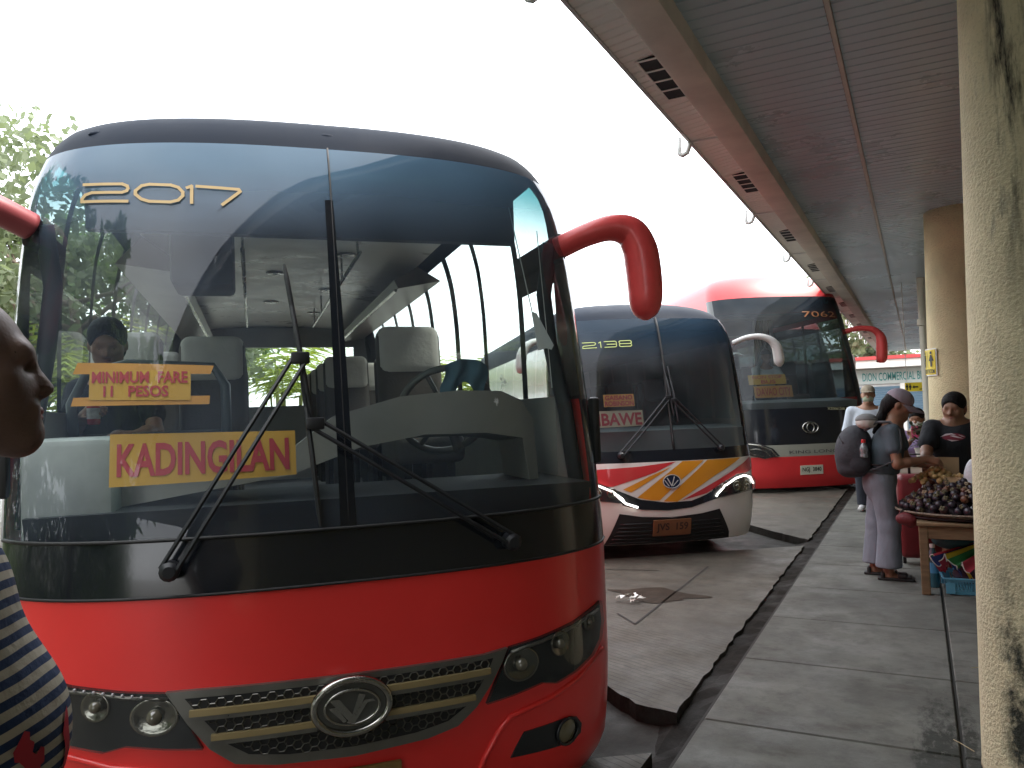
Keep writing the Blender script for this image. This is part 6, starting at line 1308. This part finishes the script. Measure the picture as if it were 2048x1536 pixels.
for j in range(nr):
    u = j / (nr - 1); 
    for i in range(nc): th = 2 * math.pi * i / nc; r = (.010 + .062 * u ** .8 - .02 * max(0, u - .85) * 4) * (1 + .22 * math.sin(5 * th + 3 * u) * (1 - .3 * u)); vs.append((HB[0] + r * math.cos(th), HB[1] + r * .7 * math.sin(th), HB[2] + .03 - .20 * u))
a.add(vs, [(j * nc + i, j * nc + (i + 1) % nc, (j + 1) * nc + (i + 1) % nc, (j + 1) * nc + i) for j in range(nr - 1) for i in range(nc)] + [tuple((nr - 1) * nc + i for i in range(nc))]); tag(build('plastic_bag', a, M_plastic, None, True), 'white plastic bag hanging from the vendor hand over the heap', 'bag')
o = blob('plastic_sack', [ell((.355, 6.92, .80), (.07, .07, .12), .05), ell((.35, 6.90, .88), (.045, .045, .09), .05), ell((.38, 6.9, .72), (.085, .08, .07), .04)], mat('sack_white', (.58, .62, .66), .4, bump=.5, bscale=20), None, .008); tag(o, 'tall white plastic sack on the heap partly behind the near column', 'sack')
o = blob('plastic_bundle', [ell((.335, 6.60, .615), (.04, .035, .035), .03), ell((.36, 6.59, .60), (.05, .035, .03), .03)], M_plastic, None, .006); tag(o, 'small crumpled white plastic at the front rim of the tray', 'plastic')
# under the table
t = thing('blue_basket', 'light blue slotted plastic basket on the floor under the table', 'basket', (.37, 6.74, 0), R_(4))
M_blue = mat('basket_blue', (.10, .33, .48), .45, var=.05)
a = MB(); w0, w1, d0, d1, h0 = .24, .275, .16, .19, .125
def frus(mb, wa, da, za, wb, db, zb): mb.add([(-wa, -da, za), (wa, -da, za), (wa, da, za), (-wa, da, za), (-wb, -db, zb), (wb, -db, zb), (wb, db, zb), (-wb, db, zb)], [(0, 1, 5, 4), (1, 2, 6, 5), (2, 3, 7, 6), (3, 0, 4, 7)])
frus(a, w0, d0, .004, w0 + .004, d0 + .004, .03); frus(a, w1 - .004, d1 - .004, .10, w1, d1, h0); a.rect((-w0, -d0, .004), (-w0, d0, .004), (w0, d0, .004), (w0, -d0, .004)); a.bbox((-w1 - .01, -d1 - .01, h0 - .008), (w1 + .01, -d1 + .004, h0 + .004), .003); a.bbox((-w1 - .01, d1 - .004, h0 - .008), (w1 + .01, d1 + .01, h0 + .004), .003); a.bbox((-w1 - .01, -d1, h0 - .008), (-w1 + .004, d1, h0 + .004), .003); a.bbox((w1 - .004, -d1, h0 - .008), (w1 + .01, d1, h0 + .004), .003)
for k in range(26):
    x = -w0 + .03 + k * (2 * w0 - .06) / 25
    for sy in (-1, 1): a.add([(x - .005, sy * (d0 + .003), .028), (x + .005, sy * (d0 + .003), .028), (x * 1.1 + .005, sy * (d1 - .003), .102), (x * 1.1 - .005, sy * (d1 - .003), .102)], [(0, 1, 2, 3)])
for sx in (-1, 1):
    a.add([(sx * (w0 + .004), -d0, .03), (sx * (w0 + .004), -d0 + .06, .03), (sx * (w1 - .004), -d1 + .06, .10), (sx * (w1 - .004), -d1, .10)], [(0, 1, 2, 3)])
    for k in range(10): y = -d0 + .08 + k * .022; a.add([(sx * (w0 + .003), y, .028), (sx * (w0 + .003), y + .01, .028), (sx * (w1 - .003), y * 1.1 + .01, .102), (sx * (w1 - .003), y * 1.1, .102)], [(0, 1, 2, 3)])
for sx in (-1, 1):
    for sy in (-1, 1): a.bbox((-.03, -.012, 0), (.03, .012, .10), .004, at=(sx * (w0 - .005), sy * (d0 + .012), .012))
build('shell', a, M_blue, t)
o = blob('cloth_bundle', [ell((.30, 6.76, .12), (.13, .12, .07), .04), ell((.46, 6.74, .13), (.12, .12, .075), .05), ell((.38, 6.70, .15), (.08, .08, .05), .03)], mat('bundle_purple', (.05, .035, .06), .9, bump=.6, bscale=16, var=.4, vscale=8), None, .012); tag(o, 'dark purple cloth bundle filling the blue basket', 'cloth')
t = thing('parasol', 'folded red, blue, yellow and green parasol stored under the table', 'umbrella', (0, 0, 0))
apex = V3(.62, 7.06, .44); gm = [((.36, .03, .05), 'gore_red'), ((.02, .04, .17), 'gore_blue'), ((.50, .40, .03), 'gore_yellow'), ((.03, .20, .06), 'gore_green'), ((.36, .03, .05), 'gore_red')]
for c_, n_ in gm: mat(n_, c_, .7, var=.08)
c0 = V3(.12, 6.66, .19); ax_ = nrm(c0 - apex); e1 = nrm(np.cross(ax_, (0, 0, 1))); e2 = np.cross(e1, ax_)
rims = [(-.19, -.03), (-.10, .05), (-.02, .03), (.06, .065), (.16, .04), (.25, -.01)]
for k in range(5):
    a = MB(); nu, nv_ = 12, 9; vs = []
    for j in range(nv_):
        v = j / (nv_ - 1)
        for i in range(nu):
            u = i / (nu - 1); A_, B2 = rims[k], rims[k + 1]; rx = A_[0] + (B2[0] - A_[0]) * u; rz = A_[1] + (B2[1] - A_[1]) * u + .035 * math.sin(math.pi * u) * (1 if k % 2 == 0 else -1.4) + .012 * math.sin(3 * math.pi * u + k)
            rimp = c0 + e1 * -rx + e2 * rz + ax_ * (.02 * math.sin(5 * u + k)); vs.append(apex + (rimp - apex) * (.08 + .92 * v) - V3(0, 0, .04 * v * (1 - v)))
    a.add(vs, [(j * nu + i, j * nu + i + 1, (j + 1) * nu + i + 1, (j + 1) * nu + i) for j in range(nv_ - 1) for i in range(nu - 1)]); build('canopy_panel', a, mat(gm[k][1], gm[k][0], .7, var=.08), t, smooth=True)
    a = MB(); a.tube([vs[(nv_ - 1) * nu + i] for i in range(nu)], .004, 5); build('hem', a, mat('hem_white', (.5, .48, .45), .7), t, smooth=True)
    a = MB(); r2 = [vs[(nv_ - 1) * nu + i] for i in range(nu)]; dn = [V3(*q_) + V3(.03, .03, -.05 - .02 * math.sin(2.5 * i)) for i, q_ in enumerate(r2)]; a.add(r2 + dn, [(i, i + 1, nu + i + 1, nu + i) for i in range(nu - 1)]); build('canopy_panel', a, mat(gm[(k + 3) % 5][1], ()), t, smooth=True)
a = MB(); a.tube([apex, apex - ax_ * .35], .014, 8); build('pole', a, M_trim, t)
o = blob('tarp', [ell((.18, 6.95, .34), (.14, .14, .07), .05), ell((.34, 7.0, .38), (.16, .12, .07), .05)], mat('tarp_teal', (.02, .075, .085), .8, bump=.6, bscale=14), None, .014); tag(o, 'dark teal cloth pushed under the table top behind the parasol', 'cloth')
t = thing('soda_bottle', 'plastic bottle with blue wrapper standing behind the front table leg', 'bottle', (.045, 6.80, 0)); a = MB(); a.lathe([(.035, 0), (.04, .01), (.04, .2), (.03, .25), (.016, .29), (.016, .31)], 18); build('bottle', a, mat('bottle_teal', (.03, .10, .13), .2, coat=.4), t, smooth=True); a = MB(); a.lathe([(.0408, .11), (.0408, .19)], 18, cap=False); build('sticker', a, mat('wrapper_blue', (.05, .2, .35), .4), t, smooth=True); a = MB(); a.lathe([(.019, .30), (.019, .325)], 14); build('bottle_cap', a, M_white, t)
t = thing('red_pouch', 'dark red pouch hanging under the left rim of the tray', 'bag', (-.12, 6.68, .56)); blob('pouch', [ell((0, 0, -.03), (.075, .05, .05), .02), ell((.03, 0, -.045), (.05, .045, .05), .02)], mat('pouch_red', (.12, .012, .016), .6, bump=.3), t, .007); a = MB(); a.tube([(-.05, 0, 0), (-.02, .02, .035), (.06, .08, .04)], .006, 6); build('strap', a, M_rub, t)
t = thing('suitcase', 'dark red suitcase standing behind the woman in the lavender cap', 'suitcase', (-.02, 7.72, 0), R_(8)); a = MB(); a.bbox((-.19, -.12, .06), (.19, .12, .78), .05, seg=3); build('shell', a, mat('case_red', (.16, .014, .018), .45, bump=.15, bscale=12), t, smooth=40)
a = MB(); a.tube([(-.07, .05, .76), (-.07, .05, .95), (.07, .05, .95), (.07, .05, .76)], .012, 8); build('handle', a, M_rub, t, smooth=True)
for sx in (-1, 1): a = MB(); a.lathe([(.03, -.012), (.03, .012)], 14, at=(sx * .15, 0, .03), rot=Matrix.Rotation(R_(90), 3, 'Y')); build('wheel', a, M_rub, t)
# goods beyond the stall
def carton(x, y, z, w, d, h, rz, label, m):
    t = thing('carton', label, 'carton', (x, y, z), R_(rz), 'pale cartons stacked by the far column'); a = MB(); a.bbox((-w / 2, -d / 2, 0), (w / 2, d / 2, h), .006); build('box', a, m, t); a = MB(); a.box((-w / 2 + .01, -d / 2 - .002, h * .45), (w / 2 - .01, -d / 2 + .001, h * .6)); build('tape', a, M_trim, t)
M_ctn = mat('carton_pale', (.48, .45, .38), .8, var=.08)
carton(-.02, 9.2, 0, .42, .32, .30, 3, 'bottom pale carton behind the red suitcase', M_ctn); carton(-.01, 9.2, .301, .40, .30, .28, -4, 'middle pale carton of the stack behind the suitcase', M_ctn); carton(-.03, 9.2, .582, .40, .30, .22, 2, 'topmost pale carton of the stack behind the suitcase', M_ctn)
t = thing('potted_plant', 'dark leafy potted plant on the cartons beside the far column', 'plant', (.03, 9.22, .803)); a = MB(); a.lathe([(.06, 0), (.085, .11), (.09, .12), (.08, .12), (.075, .1)], 20); build('pot', a, mat('pot_white', (.5, .5, .48), .5), t, smooth=40)
a = MB(); rnd = random.Random(8)
for k in range(110):
    th = rnd.random() * 6.283; L = rnd.uniform(.06, .13); c_ = Vector((rnd.gauss(0, .045), rnd.gauss(0, .045), rnd.uniform(.12, .36))); d_ = Vector((math.cos(th), math.sin(th), rnd.uniform(-.5, .7))).normalized(); s_ = d_.cross(Vector((0, 0, 1))).normalized(); a.add([c_, c_ + d_ * L * .5 + s_ * L * .22, c_ + d_ * L, c_ + d_ * L * .5 - s_ * L * .22], [(0, 1, 2, 3)])
build('leaves', a, mat('plant_dark', (.035, .055, .025), .5, var=.4, vscale=30), t)
# litter
def litter(name, label, x, y, s, m, seed, n=26, z=.006):
    rnd = random.Random(seed); a = MB()
    for k in range(n):
        p0 = Vector((rnd.gauss(0, s * .45), rnd.gauss(0, s * .35), rnd.random() * s * .35)); a.add([p0 + Vector((rnd.uniform(-s, s) * .35, rnd.uniform(-s, s) * .35, rnd.uniform(0, s * .25))) for _ in range(3)], [(0, 1, 2)])
    o = build(name, a, m); o.location = (x, y, z); tag(o, label, 'litter'); return o
litter('wrapper', 'crumpled clear plastic wrapper on the apron near the wet stain', -1.97, 5.60, .10, mat('wrapper_clear', (.62, .62, .56), .2, coat=.5), 1)
litter('paper_scrap', 'small white paper scrap on the walkway right of the drain slot', .30, 5.0, .035, M_white, 2, 8)
for k, (x, y, r_) in enumerate(((.24, 4.85, .4), (.22, 4.2, 1.1), (.10, 3.75, 2.2))):
    o = build('straw', MB().tube([(-.06, 0, 0), (0, .004, .004), (.06, 0, 0)], .0018, 5), mat('straw_tan', (.45, .38, .22), .7)); o.location = (x, y, .005); o.rotation_euler = (0, 0, r_); tag(o, ['thin dry straw lying just beyond the paper scrap', 'thin dry straw on the walkway nearest the column base', 'pale straw fallen across the mossy drain slot'][k], 'straw')
